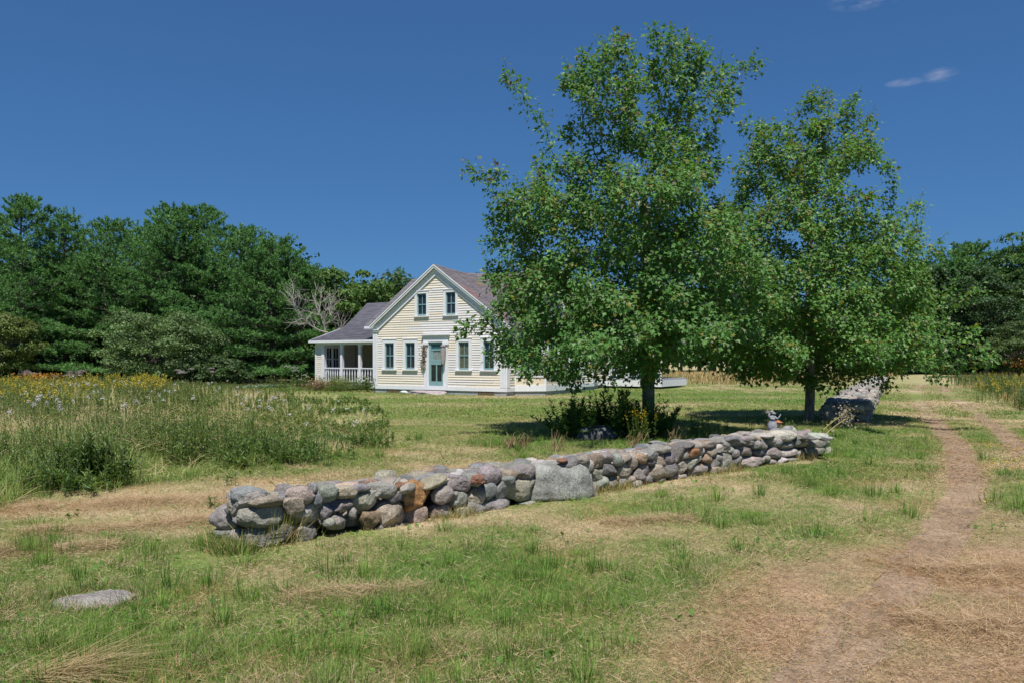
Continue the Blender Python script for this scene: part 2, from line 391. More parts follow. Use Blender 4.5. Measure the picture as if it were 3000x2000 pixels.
for (n, y0, y1, pw, hmin, hmax, wbase) in ((470000, 3.3, 10.5, 0.9, .032, .078, .0031), (280000, 10.5, 22, 0.8, .04, .09, .0072), (140000, 22, 52, 0.9, .05, .10, .018)):
    x, y = view_pts(r, n, y0, y1, pw)
    k = ~solid_mask(x, y) & ~(inside(x, y, MEADOW) & (r.random(n) < 0.8)); x = x[k]; y = y[k]; n = len(x)
    d, b = dryness(x, y)
    keep = r.random(n) > b * 0.55
    x, y, d, b = x[keep], y[keep], d[keep], b[keep]; n = len(x)
    tuft = sm(0.52, 0.75, fbm2(x / 0.5, y / 0.5, 91, 3))
    # each blade is either green or dead; the share of dead ones follows the dryness of the spot
    pd = np.clip(0.12 + 0.80 * d + 0.5 * b, 0, 0.96)
    dead = r.random(n) < pd
    hgt = (hmin + (hmax - hmin) * r.random(n)) * (0.75 + 1.1 * tuft * (1 - d)) * np.where(b > 0.4, 0.55, 1.0)
    flat = dead & (r.random(n) < 0.45 + 0.5 * b)
    az = r.random(n) * 2 * np.pi
    tilt = np.where(flat, 0.08 + 0.25 * r.random(n), 0.55 + 0.85 * r.random(n))
    yd = np.stack([np.cos(az) * np.cos(tilt), np.sin(az) * np.cos(tilt), np.sin(tilt)], 1)
    nr = np.stack([np.cos(az + 1.57 * r.normal(size=n)), np.sin(az + 1.57 * r.normal(size=n)), np.full(n, 0.4)], 1)
    g = r.random((n, 1))
    cg = np.array([0.145, 0.255, 0.046]) * (1 - g) + np.array([0.31, 0.39, 0.11]) * g
    blue = (r.random((n, 1)) < 0.12); cg = np.where(blue, np.array([0.12, 0.19, 0.085]), cg)
    cs = np.array([0.40, 0.285, 0.165]) * (1 - g) + np.array([0.66, 0.55, 0.37]) * g
    red = sm(0.55, 0.75, fbm2(x / 1.1, y / 1.1, 131, 3))[:, None] * 0.6
    cs = cs * (1 - red) + cs * np.array([0.92, 0.74, 0.58]) * red
    if y0 > 10: cs = 0.5 * cs + 0.5 * np.clip(turf_col(d, b) * 1.45, 0, 1)
    cs = cs * (1 - b[:, None] * np.array([.10, .20, .26]))
    c = np.where(dead[:, None], cs, cg)
    u_, v_ = wall_uv(x, y); hgt = hgt * np.where((u_ > -.7) & (u_ < WL + .3), .35 + .65 * sm(.12, .55, np.abs(v_ - .02)), 1)
    ln = hgt * np.where(flat, 1.35, 1.0)
    w = wbase * (0.6 + 0.9 * r.random(n))
    inst(mb, BLADE, BLADE_Q, BLADE_T, np.stack([x, y, H(x, y) + np.where(flat, 0.004 + 0.02 * r.random(n), -0.005)], 1), yd, nr, np.stack([w, ln, ln], 1), c)
# long scattered stalks standing out of the turf
n = 4200
x, y = view_pts(r, n, 3.5, 20, 1.0); k = ~solid_mask(x, y); x, y = x[k], y[k]; n = len(x); d, b = dryness(x, y)
k = r.random(n) > b * 0.9; x, y, d = x[k], y[k], d[k]; n = len(x)
az = r.random(n) * 6.28; tilt = 0.5 + 0.9 * r.random(n)
yd = np.stack([np.cos(az) * np.cos(tilt), np.sin(az) * np.cos(tilt), np.sin(tilt)], 1)
g = r.random((n, 1)); c = np.where(r.random((n, 1)) < 0.6, np.array([0.52, 0.42, 0.23]), np.array([0.13, 0.19, 0.05])) * (0.7 + 0.5 * g)
ln = 0.12 + 0.22 * r.random(n) ** 2
inst(mb, BLADE, BLADE_Q, BLADE_T, np.stack([x, y, H(x, y)], 1), yd, rdir(r, n), np.stack([0.0016 + 0.00028 * y, ln, ln], 1), c)
# loose tufts of darker, longer grass
n = 620
tx, ty = view_pts(r, n, 3.6, 17, 0.9); k = ~solid_mask(tx, ty); tx, ty = tx[k], ty[k]
d, b = dryness(tx, ty); k = (d < 0.62) & (b < 0.35); tx, ty = tx[k], ty[k]
m = 55; x = np.repeat(tx, m) + r.normal(size=len(tx) * m) * 0.055 * np.repeat(0.6 + 1.2 * r.random(len(tx)), m); y = np.repeat(ty, m) + r.normal(size=len(tx) * m) * 0.055
n = len(x); az = np.arctan2(y - np.repeat(ty, m), x - np.repeat(tx, m)); tilt = 0.65 + 0.75 * r.random(n)
yd = np.stack([np.cos(az) * np.cos(tilt), np.sin(az) * np.cos(tilt), np.sin(tilt)], 1)
hh = np.repeat(0.07 + 0.13 * r.random(len(tx)), m) * (0.6 + 0.7 * r.random(n)); g = np.repeat(r.random((len(tx), 1)), m, 0)
c = (np.array([0.095, 0.20, 0.034]) * (1 - g) + np.array([0.21, 0.32, 0.065]) * g) * (0.75 + 0.5 * r.random((n, 1)))
inst(mb, BLADE, BLADE_Q, BLADE_T, np.stack([x, y, H(x, y)], 1), yd, np.stack([-np.cos(az), -np.sin(az), np.full(n, .6)], 1), np.stack([0.0032 + 0.0003 * y, hh, hh], 1), c)
# longer uncut grass hugging the foot of the wall
n = 6000
u = r.random(n) * (WL + 0.6) - 0.3; v = np.abs(r.normal(size=n)) * 0.10 + 0.0
x = W0[0] + WD[0] * u + WN[0] * v; y = W0[1] + WD[1] * u + WN[1] * v
cl = sm(0.48, 0.66, fbm2(u / 0.55, u * 0, 151, 3)); k = r.random(n) < 0.2 + 0.8 * cl; x, y, cl = x[k], y[k], cl[k]; n = len(x)
hh = (0.04 + 0.12 * r.random(n)) * (0.3 + 0.9 * cl); az = r.random(n) * 6.28; tilt = 0.8 + 0.7 * r.random(n)
yd = np.stack([np.cos(az) * np.cos(tilt), np.sin(az) * np.cos(tilt), np.sin(tilt)], 1)
c = np.where(r.random((n, 1)) < 0.62, np.array([0.46, 0.35, 0.17]), np.array([0.12, 0.18, 0.04])) * (0.7 + 0.6 * r.random((n, 1)))
inst(mb, BLADE, BLADE_Q, BLADE_T, np.stack([x, y, H(x, y)], 1), yd, rdir(r, n), np.stack([np.full(n, 0.005), hh, hh], 1), c)
# two tall tufts growing against the wall, one at its near corner
for (px, py, hgt, wdt, m, cc) in ((800, 1590, .34, .10, 420, (0.20, 0.24, 0.06)), (835, 1575, .30, .09, 300, (0.32, 0.29, 0.11)), (690, 1620, .20, .12, 380, (0.12, 0.19, 0.04)), (655, 1600, .16, .10, 260, (0.14, 0.19, 0.045))):
    p = at(px, py); x = p[0] + r.normal(size=m) * wdt; y = p[1] + r.normal(size=m) * wdt * 0.6
    az = np.arctan2(y - p[1], x - p[0]) + r.normal(size=m) * .6; tilt = 0.85 + 0.6 * r.random(m)
    yd = np.stack([np.cos(az) * np.cos(tilt), np.sin(az) * np.cos(tilt), np.sin(tilt)], 1); hh = hgt * (0.4 + 0.7 * r.random(m))
    c = np.where(r.random((m, 1)) < 0.3, np.array([0.50, 0.38, 0.19]), np.array(cc)) * (0.7 + 0.6 * r.random((m, 1)))
    inst(mb, BLADE, BLADE_Q, BLADE_T, np.stack([x, y, H(x, y)], 1), yd, rdir(r, m), np.stack([np.full(m, 0.006), hh, hh], 1), c)
# grass growing over the rim of the flat rock
p = at(275, 1757); m = 900; a_ = r.random(m) * 6.283; x = p[0] + np.cos(a_) * (.30 + .05 * np.abs(r.normal(size=m))); y = p[1] + np.sin(a_) * (.215 + .05 * np.abs(r.normal(size=m)))
tilt = .6 + .8 * r.random(m); az = a_ + 3.14 + r.normal(size=m) * 1.2; hh = .05 + .09 * r.random(m)
yd = np.stack([np.cos(az) * np.cos(tilt), np.sin(az) * np.cos(tilt), np.sin(tilt)], 1)
inst(mb, BLADE, BLADE_Q, BLADE_T, np.stack([x, y, H(x, y)], 1), yd, rdir(r, m), np.stack([np.full(m, .0035), hh, hh], 1), np.where(r.random((m, 1)) < .4, np.array([.5, .4, .25]), np.array([.14, .25, .05])) * (.7 + .6 * r.random((m, 1))))
# broad-leaved weeds (plantain, clover) in the turf
n = 5000; x, y = view_pts(r, n, 3.4, 15, 0.8); d, b = dryness(x, y); patch = fbm2(x / 0.35, y / 0.35, 171, 2)
k = ~solid_mask(x, y) & (patch > 0.58) & (b < 0.7); x, y = x[k], y[k]; n = len(x); az = r.random(n) * 6.28; tilt = 0.2 + 0.7 * r.random(n)
yd = np.stack([np.cos(az) * np.cos(tilt), np.sin(az) * np.cos(tilt), np.sin(tilt)], 1)
c = np.array([0.09, 0.19, 0.036]) * (0.7 + 0.9 * r.random((n, 1))); sz = 0.03 + 0.045 * r.random(n)
inst(mb, OVAL, OVAL_Q, None, np.stack([x, y, H(x, y) + 0.02 * r.random(n)], 1), yd, np.tile([0., 0, 1], (n, 1)), sz, c)
tag(mb.build('grass', M_GRASS), 'short mown grass mixing green blades and dry straw', 'grass', kind='stuff')

# cut hay lying in windrows left of the wall
mb = MB(); n = 42000
rows = [((-6.3, 8.6), (-2.4, 9.4), .5), ((-4.6, 7.5), (-2.75, 8.15), .35), ((-5.0, 6.6), (-3.4, 6.9), .3), ((-2.2, 10.2), (1.5, 13.6), .45), ((-4.2, 5.0), (-3.2, 5.05), .28), ((-1.6, 5.5), (-0.6, 5.7), .25), ((0.9, 7.9), (1.9, 8.1), .22), ((2.5, 5.0), (4.2, 4.6), .5), ((3.2, 6.2), (5.0, 6.0), .5)]
for (a, b, w) in rows:
    L = math.dist(a, b); m = int(n * L * w / 9)
    t = r.random(m); dx, dy = (b[0] - a[0]) / L, (b[1] - a[1]) / L
    q = r.normal(size=m) * w * 0.45
    x = a[0] + (b[0] - a[0]) * t - dy * q; y = a[1] + (b[1] - a[1]) * t + dx * q
    k = ~solid_mask(x, y); x, y, q = x[k], y[k], q[k]; m = len(x)
    lump = fbm2(x / 0.4, y / 0.4, 201, 3); hh = np.maximum(0, 0.075 * np.exp(-(q / (w * .5)) ** 2) * sm(0.40, 0.62, lump)) * r.random(m)
    az = r.random(m) * 6.28; tilt = r.normal(size=m) * 0.16
    yd = np.stack([np.cos(az) * np.cos(tilt), np.sin(az) * np.cos(tilt), np.sin(tilt)], 1)
    g = r.random((m, 1)); c = (np.array([0.36, 0.24, 0.145]) * (1 - g) + np.array([0.60, 0.47, 0.31]) * g)
    ln = 0.08 + 0.18 * r.random(m)
    inst(mb, BLADE, BLADE_Q, BLADE_T, np.stack([x, y, H(x, y) + 0.008 + hh], 1), yd, np.stack([0.3 * r.normal(size=m), 0.3 * r.normal(size=m), np.ones(m)], 1), np.stack([np.full(m, 0.0034), ln, ln * 0.4], 1), c)
tag(mb.build('cut_hay', M_GRASS), 'tan cut hay lying in loose rows on the turf', 'hay', kind='stuff')

# fanned bunch of long straw at the lower left
mb = MB(); m = 170; p = at(150, 1990)
az = r.normal(0.25, 0.55, m); tilt = 0.10 + 0.32 * r.random(m) ** 1.5
yd = np.stack([np.cos(az) * np.cos(tilt), np.sin(az) * np.cos(tilt) * .9, np.sin(tilt)], 1)
ln = 0.25 + 0.5 * r.random(m); g = r.random((m, 1))
inst(mb, BLADE, BLADE_Q, BLADE_T, np.stack([p[0] + r.normal(size=m) * .09, p[1] + r.normal(size=m) * .07, np.full(m, 0.02) + .03 * r.random(m)], 1), yd, np.stack([-yd[:, 0] * .3, -yd[:, 1] * .3, np.ones(m)], 1) * -1, np.stack([np.full(m, 0.0045), ln, ln * .5], 1), np.array([0.36, 0.27, 0.12]) * (1 - g) + np.array([0.52, 0.42, 0.25]) * g)
tag(mb.build('straw_bunch', M_GRASS), 'fanned bunch of long golden straw in the near left grass', 'straw')
# ================================================================= dry stone walls
_ico = {}
def ico(sub):
    if sub not in _ico:
        bm = bmesh.new(); bmesh.ops.create_icosphere(bm, subdivisions=sub, radius=1.0)
        V = np.array([v.co[:] for v in bm.verts]); T = np.array([[v.index for v in f.verts] for f in bm.faces]); bm.free()
        _ico[sub] = (V, T)
    return _ico[sub]
def stone_shape(r, sub, style='round'):
    """unit boulder: rounded block knocked into facets, then roughened"""
    V, T = ico(sub); V = V.copy()
    p = {'round': 2.2 + 0.5 * r.random(), 'block': 2.8 + 1.4 * r.random(), 'slab': 2.8 + 1.0 * r.random()}[style]
    V = V / (np.abs(V) ** p).sum(1, keepdims=True) ** (1 / p)
    for _ in range({'round': 6, 'block': 9, 'slab': 6}[style]):
        n = unit(r.normal(size=3) * np.array([1, 1, 0.8])); d = (0.80 + 0.19 * r.random()) if style == 'round' else (0.68 + 0.28 * r.random())
        e = V @ n - d; V = V - np.where(e > 0, e * 0.95, 0)[:, None] * n
    s = int(r.integers(1e6))
    V = V * (1 + 0.20 * (vn3(V * 1.3 + s % 97, s) - 0.5))[:, None]
    V = V + unit(V) * (0.10 * (vn3(V * 3.2, s + 1) - 0.5) + 0.045 * (vn3(V * 8, s + 2) - 0.5) + (0.025 * (vn3(V * 18, s + 3) - 0.5) if sub >= 4 else 0))[:, None]
    return V / np.abs(V).max(0), T
SC = dict(g=(.27, .265, .26), b=(.23, .245, .275), t=(.32, .285, .235), p=(.325, .295, .27), l=(.385, .37, .345), d=(.155, .16, .175), o=(.30, .16, .07),
          r=(.24, .12, .08), c=(.46, .38, .28), s=(.155, .175, .205), k=(.325, .335, .30), m=(.26, .24, .235), w=(.46, .45, .43), n=(.27, .195, .13), v=(.20, .212, .198))
# stones traced crop by crop: (centre x, centre y, width, height, rotation, colour, place) in crop pixels;
# F front face, T lying on top, E end face
TR = {(600, 1400, 6.533): """
620 350 620 300 0 b E;280 770 390 490 12 g E;700 570 520 330 28 p E;690 800 270 240 0 g E;1240 725 910 440 0 p F;1230 455 640 200 -4 t F;1310 1120 980 390 0 v F;
2020 1060 440 340 0 p F;1980 670 600 370 14 l F;1690 520 350 330 0 t F;1500 320 380 130 0 s T;1220 320 140 120 0 c T;1000 320 230 100 0 g T;1850 345 460 320 0 p F;2160 370 240 360 0 b F;
2100 200 110 240 0 b F;1080 1420 420 130 0 g F;310 1050 330 160 0 g E""",
      (940, 1330, 6.533): """
140 735 340 310 0 b F;490 720 380 220 0 t F;510 550 460 180 0 c T;710 515 200 140 0 r T;930 460 420 260 0 b T;780 640 320 150 0 b F;1170 680 500 290 -6 g F;890 890 490 460 0 l F;
960 1250 350 350 0 n F;1360 1140 540 500 0 t F;1500 1410 300 220 0 g F;1420 815 340 240 0 d F;1510 630 200 180 0 r F;1660 570 180 120 0 p T;1860 780 610 540 0 o F;1840 1230 480 410 0 t F;
1280 480 350 190 0 t T;1290 490 140 140 0 b T;1440 470 200 130 0 k T;1560 460 240 130 0 p T;1610 390 410 160 0 s T;1920 430 260 240 0 b T;2050 360 440 180 0 b T;2230 550 500 240 10 t F;
600 1120 120 200 0 g F;430 980 420 200 0 v F;130 1110 280 270 0 g F;140 1300 190 160 0 g F;1110 1420 120 170 0 g F;1120 1510 180 110 0 p F;320 1300 320 260 0 g F""",
      (1280, 1310, 6.533): """
140 540 350 120 0 c T;100 455 260 100 0 s T;330 430 350 110 0 w T;320 510 240 80 0 s T;400 690 550 300 -14 m F;750 640 390 260 0 g F;720 500 350 120 0 r T;760 420 640 240 0 b T;
1100 530 360 360 0 g F;1000 830 280 330 0 b F;750 820 190 190 0 d F;770 960 350 300 0 c F;130 910 350 340 10 p F;330 890 130 160 0 g F;430 970 330 340 0 g F;200 1290 450 400 0 p F;470 1270 200 280 0 p F;
790 1190 450 310 -22 g F;1220 1150 620 380 0 g F;1290 800 350 370 0 b F;1660 820 610 420 0 t F;1360 620 250 150 0 b F;1420 530 320 170 0 t F;1780 520 500 330 0 g F;1440 330 540 250 0 b T;
1730 290 200 150 0 b T;1960 270 340 180 0 l T;2200 250 280 120 0 l T;1720 1070 260 80 0 l F""",
      (1600, 1260, 6.533): """
290 500 380 130 0 t T;650 460 580 150 0 s T;300 575 150 90 0 r F;490 620 340 190 10 d F;700 560 230 140 14 t F;770 690 300 270 0 l F;960 590 270 250 10 n F;1190 530 280 200 0 g F;
1350 540 150 240 0 b F;1380 475 200 130 0 l T;1500 540 240 190 0 p F;1690 590 220 280 18 p F;1830 530 270 200 -10 n F;2020 460 300 210 0 b F;2190 545 240 240 0 t F;2000 610 160 130 0 d F;
1000 840 280 280 0 m F;1210 760 300 290 0 d F;1520 750 350 310 0 p F;830 930 190 290 0 g F;1890 750 200 250 0 m F;1770 840 210 220 0 m F;2120 780 330 270 0 t F;800 1160 340 300 0 p F;
1030 1030 310 250 14 k F;1280 990 250 210 0 g F;1470 980 220 220 0 l F;1350 900 120 100 0 n F;1640 940 150 130 0 t F;1700 1020 210 140 0 t F;1980 930 280 170 0 b F;2200 940 180 110 0 t F;
820 410 230 130 0 g T;1040 410 290 120 0 l T;1220 370 250 120 0 m T;1270 415 200 90 0 g T;1380 360 260 110 0 r T;1580 330 310 130 0 b T;1530 425 360 70 0 g T;1750 300 180 90 0 s T;
1790 360 190 70 0 r T;1800 415 250 80 0 w T;1990 350 200 70 0 r T;1870 270 300 110 0 s T;2120 230 320 140 0 g T;2240 375 300 120 0 g F""",
      (1900, 1230, 6.533): """
130 470 280 130 0 r T;290 515 320 90 0 s T;440 730 270 240 0 d F;590 640 280 320 0 d F;730 660 170 240 0 g F;830 610 210 210 0 o F;1000 600 190 170 0 w F;1190 610 240 210 0 t F;
1340 550 190 170 0 l F;1500 480 340 310 0 g F;1550 560 200 180 0 l F;1650 400 320 190 0 s F;930 480 230 170 0 k F;1170 460 310 140 0 m F;720 490 300 110 0 s F;520 500 200 100 0 r T;
470 420 240 110 0 s T;580 370 280 100 0 b T;690 425 200 80 0 l T;840 380 240 100 0 n T;1030 350 320 90 0 b T;1090 400 220 60 0 c T;1250 320 200 80 0 p T;1280 290 220 60 0 s T;1420 290 280 100 0 p T;
1490 330 180 60 0 r T;1750 310 280 140 0 l T;1900 225 400 100 0 g T;1970 260 270 100 0 l T;2160 200 260 100 0 g T;1890 360 150 130 0 m F;1990 350 150 120 0 p F;2090 350 110 100 0 c F;
1900 430 200 110 0 g F;2050 460 160 170 0 g F;2230 470 240 250 0 m F;1860 590 410 290 0 m F;2140 620 230 170 0 d F;890 790 290 240 14 k F;1110 730 170 160 0 n F;660 900 330 280 0 p F;
410 950 280 280 0 d F;1000 950 410 300 0 m F;1270 810 220 220 0 g F;1340 720 150 130 0 g F;1500 780 280 320 0 k F;1690 780 170 210 0 g F;1960 810 450 240 0 l F;1450 960 240 150 0 p F;
610 1080 290 120 0 t F;1250 960 160 140 0 t F;1640 640 120 150 0 g F;1640 930 200 110 0 t F;2240 740 130 110 0 g F""",
      (2180, 1200, 4.48): """
360 345 230 70 0 l F;570 345 240 140 0 w F;390 400 105 95 0 l F;440 430 180 125 0 g F;590 455 250 130 0 g F;700 415 85 115 0 d F;780 435 135 115 0 c F;890 450 135 145 0 m F;990 430 190 170 0 l F;
1085 430 100 125 0 l F;380 570 240 155 0 m F;610 565 280 115 0 l F;730 570 125 115 0 l F;810 540 105 85 0 d F;925 555 145 125 0 t F;1005 535 95 95 0 g F;1085 540 130 125 0 l F;790 625 150 70 0 t F;
620 650 170 80 0 g F;490 670 160 90 0 w F;290 640 95 75 0 g F;345 680 75 60 0 g F;640 265 290 120 0 g T;700 310 170 130 0 g T;780 335 110 110 0 m F;850 330 125 105 0 d T;965 315 240 100 0 l T;
1060 330 95 95 0 l T;230 270 150 60 0 g T;100 300 180 60 0 g T;470 305 200 60 0 l T"""}
for k_ in SC:
    if k_ not in 'or': c_ = np.array(SC[k_]); SC[k_] = tuple((c_.mean() + 0.72 * (c_ - c_.mean()) * (0.75 if k_ in 'bs' else 1)) * np.array([1.06, 1.0, .93]))
r = rng_(11)
wall = thing('stone_wall', (W0[0], W0[1], 0), 'long low dry stone wall of grey and rusty boulders across the foreground', 'stone wall')
TOPZ = 0.41
nrm3 = np.array([WN[0], WN[1], 0]); wd3 = np.array([WD[0], WD[1], 0]); up3 = np.array([0, 0, 1.0])
def on_plane(px, py, n2):
    d = np.array([(px - 1500) / F, 1.0, (HZ - py) / F])
    t = (W0[0] * n2[0] + W0[1] * n2[1]) / (d[0] * n2[0] + d[1] * n2[1])
    return np.array([d[0] * t, d[1] * t, EYE + d[2] * t])
stones = []
for (ox, oy, zf), txt in TR.items():
    for rec in txt.replace('\n', '').split(';'):
        cx, cy, w, h, rot, code, pl = rec.split()
        px, py = ox + float(cx) / zf, oy + float(cy) / zf; w = float(w) / zf; h = float(h) / zf; rot = math.radians(float(rot))
        if pl == 'F':
            P = on_plane(px, py, WN); wm = np.linalg.norm((on_plane(px + w / 2, py, WN) - on_plane(px - w / 2, py, WN))[:2]); hm = h * P[1] / F
            dm = min(max(0.8 * max(wm, hm), 0.13), 0.42)
            ax = (wd3, nrm3, up3); c = P - nrm3 * (dm / 2 - 0.03 - 0.05 * r.random())
        elif pl == 'E':
            n2 = -WD; P = on_plane(px, py, n2); e = WN
            wm = np.linalg.norm((on_plane(px + w / 2, py, n2) - on_plane(px - w / 2, py, n2))[:2]); hm = h * P[1] / F
            wm = min(wm, 0.42); dm = 0.8 * max(wm, hm); ax = (nrm3, -wd3, up3); c = P + wd3 * (dm / 2 - 0.05)
            ex = float((c[:2] - W0) @ WN) + wm / 2 - 0.0; c = c - nrm3 * max(0, ex)
        else:
            P = at(px, py, TOPZ); wm = w * P[1] / F; y0 = at(px, py + h / 2, TOPZ)[1]; y1 = at(px, py - h / 2, TOPZ)[1]
            hm = min(max(0.085, 0.42 * h * P[1] / F), 0.17); dm = min(max(0.9 * (y1 - y0), 0.14), 0.42)
            a_ = r.normal() * 0.25; ax = (np.array([math.cos(a_), math.sin(a_), 0]), np.array([math.sin(a_), -math.cos(a_), 0]), up3)
            c = np.array([P[0], P[1], TOPZ - hm / 2 + 0.01 * r.normal()])
            c[2] = max(c[2], 0.3)
        stones.append((wm * hm if pl != 'T' else 0.6 * wm * dm, c, wm, dm, hm, rot, ax, code, pl, px))
# the lichen-grey boulder set in the wall's middle
def put_stone(mb, c, wm, dm, hm, rot, ax, code, sub, style, r, tiltr=0.10):
    V, T = stone_shape(r, sub, style)
    ca, sa = math.cos(rot), math.sin(rot)
    X = V[:, 0] * wm / 2; Y = V[:, 1] * dm / 2; Z = V[:, 2] * hm / 2
    X, Z = X * ca - Z * sa, X * sa + Z * ca
    t1, t2 = r.normal(size=2) * tiltr
    Z = Z + X * 0.3 * t1; Y = Y + X * t2
    P = c + X[:, None] * ax[0] + Y[:, None] * ax[1] + Z[:, None] * ax[2]
    b = np.array(SC[code]) * (0.88 + 0.24 * r.random()) * (1 + 0.04 * r.normal(size=3))
    C = np.tile(b, (len(P), 1))
    if code in 'pmt' and r.random() < 0.16:       # a rusty iron stain on part of the stone
        C = C + sm(0.52, 0.75, vn3(V * 1.6, int(r.integers(9999))))[:, None] * 0.45 * (np.array([.34, .21, .12]) - C)
    if code == 'o':
        C = C * (0.55 + 0.9 * vn3(V * np.array([2.5, 2.5, 6.0]), 5))[:, None]
    if code == 'v':
        C = C * (0.75 + 0.5 * vn3(V * np.array([1.2, 1.2, 9.0]), 6))[:, None]; P = P + nrm3 * (0.02 * (vn3(V * np.array([1.5, 1.5, 11.0]), 8) - 0.5))[:, None]
    mb.add(P, T=T, C=C); return b
lab = dict(o='large rusty orange boulder', r='small rust red stone', c='cream coloured stone', v='long greenish layered slab', w='whitish stone', k='stone grey with pale lichen')
order = sorted(range(len(stones)), key=lambda i: -stones[i][0] / (stones[i][1][1] ** 2))
rest = MB()
for rank, i in enumerate(order):
    _, c, wm, dm, hm, rot, ax, code, pl, px = stones[i]
    style = 'slab' if (pl == 'T' or code in 'sv') else ('block' if r.random() < 0.65 and wm < 2 * hm else 'round')
    big = rank < 98; sub = 5 if rank < 40 else (4 if rank < 110 else 3)
    m = MB() if big else rest
    put_stone(m, c - np.array([W0[0], W0[1], 0]), wm * 1.12, dm, hm * 1.14, rot, ax, code, sub, style, r)
    if big:
        o = m.build('stone', M_STONE, wall, smooth=True)
        if code in lab and rank < 60: o['label'] = lab[code]
# big boulder, standing proud of the face
mbk = MB(); Pb = on_plane(1645, 1425, WN)
V, T = stone_shape(rng_(79), 5, 'round')
V[:, 0] *= 1 - .22 * V[:, 2]; V[:, 1] *= 1 - .25 * V[:, 2]; V = V + .10 * (vn3(V * 1.7, 12) - .5)[:, None] * V; V = V * np.array([.52, .36, .315]); V[:, 1] += .10 * V[:, 0]
Pk = (Pb - nrm3 * 0.17 + up3 * 0.0 - np.array([W0[0], W0[1], 0])) + V[:, 0:1] * wd3 + V[:, 1:2] * nrm3 + V[:, 2:3] * up3
mbk.add(Pk, T=T, C=np.array((.27, .272, .25)) * (.75 + .5 * vn3(V * 9, 14))[:, None])
mbk.build('boulder', M_STONE, wall, smooth=True)['label'] = 'huge pale lichen grey boulder set upright in the wall'
# packing inside the wall and its far side
for k in range(620):
    u = r.random() * (WL - 0.1) + 0.05; v = -(0.16 + 0.52 * r.random()); s = 0.09 + 0.11 * r.random(); z = 0.04 + 0.30 * r.random()
    if k > 430: v = -(0.30 + 0.4 * r.random()); z = 0.34 + 0.02 * r.normal(); 
    c = wd3 * u + nrm3 * v + up3 * z
    put_stone(rest, c, s * (1.2 + .6 * r.random()), s * 1.3, s * (0.8 + .4 * r.random()), r.normal() * .2, (wd3, nrm3, up3), 'ggbtpmldsn'[int(r.integers(10))], 2, 'block', r)
tag(rest.build('stone_packing', M_STONE, wall, smooth=True), kind='stuff')

# far wall beside the lane
qd3 = np.array([QD[0], QD[1], 0]); qn3 = np.array([QN[0], QN[1], 0])
wall2 = thing('stone_wall', (Q0[0], Q0[1], 0), 'farther low dry stone wall running away beside the lane behind the trees', 'stone wall')
cells = []
W2 = 1.12; H2 = 0.44
for row, (z, h) in enumerate(((.09, .2), (.25, .17), (.38, .13))):     # end face
    x = -W2
    while x < 0:
        w = 0.14 + 0.17 * r.random(); cells.append((w * h * 1.5, qd3 * 0.08 + qn3 * (x + w / 2) + up3 * z, w, .3, h * 1.15, (qn3, -qd3, up3))); x += w * 0.95
u = 0.1
for row, (z, h) in enumerate(((.10, .22), (.28, .18))):                # lane side
    u = 0.1
    while u < QL:
        w = 0.18 + 0.2 * r.random() + 0.005 * u; cells.append((w * h / (1 + u / 12) ** 2, qd3 * u - qn3 * (0.13 - .04 * r.random()) + up3 * z, w * 1.1, .3, h * 1.2, (qd3, qn3, up3))); u += w * 0.97
for row in range(5):                                                   # top
    u = 0.05
    while u < QL:
        w = 0.19 + 0.19 * r.random() + 0.004 * u; v = -(0.12 + row * 0.22 + 0.04 * r.normal())
        cells.append((w * 0.25 / (1 + u / 12) ** 2, qd3 * u + qn3 * v + up3 * (H2 - 0.07 + 0.025 * r.normal()), w * 1.12, .24 + .1 * r.random(), .15 + .07 * r.random(), (qd3, qn3, up3))); u += w * 0.95
for k in range(60): cells.append((0, qd3 * (r.random() * QL) + qn3 * (-.3 - .5 * r.random()) + up3 * .2, .7, .7, .36, (qd3, qn3, up3)))
u = 0.1
while u < QL:
    w = 0.4 + 0.3 * r.random(); cells.append((0, qd3 * u - qn3 * (W2 - .12) + up3 * .18, w * 1.1, .3, .42, (qd3, qn3, up3))); u += w * 0.95
cells.sort(key=lambda t: -t[0]); rest = MB()
for rank, (a, c, w, d, h, ax) in enumerate(cells):
    m = MB() if rank < 98 else rest
    put_stone(m, c, w, d, h, r.normal() * .12, ax, 'gggggbblgtpmdgkt'[int(r.integers(16))], 3 if rank < 98 else 2, 'block' if r.random() < .6 else 'slab', r, 0.2)
    if rank < 98: m.build('stone', M_STONE, wall2, smooth=True)
tag(rest.build('stone_packing', M_STONE, wall2, smooth=True), kind='stuff')

# single rocks
m = MB(); V, T = stone_shape(rng_(5), 5, 'slab'); V = V * np.array([.295, .21, .06]) * (1 + .25 * (vn3(V * np.array([3., 3., 0]), 3) - .5))[:, None]; V[:, 2] += 0.02 * (vn3(V * 26, 4) - .5)
p = at(275, 1757); m.add(V, T=T, C=np.tile((.30, .27, .255), (len(V), 1)))
tag(m.build('flat_rock', M_STONE, smooth=True, loc=(p[0], p[1], -0.012)), 'flat pale rock sunk into the grass at the lower left', 'rock')
m = MB(); V, T = stone_shape(rng_(15), 4, 'round'); V = V * np.array([.46, .30, .22])
p = at(1745, 1283); m.add(V, T=T, C=np.tile((.10, .102, .11), (len(V), 1)))  # shade below the shrub is put into this dark stone colour
tag(m.build('boulder', M_STONE, smooth=True, loc=(p[0], p[1] - .05, 0.08)), 'rounded boulder coloured dark for the shade under the leafy shrub', 'boulder')
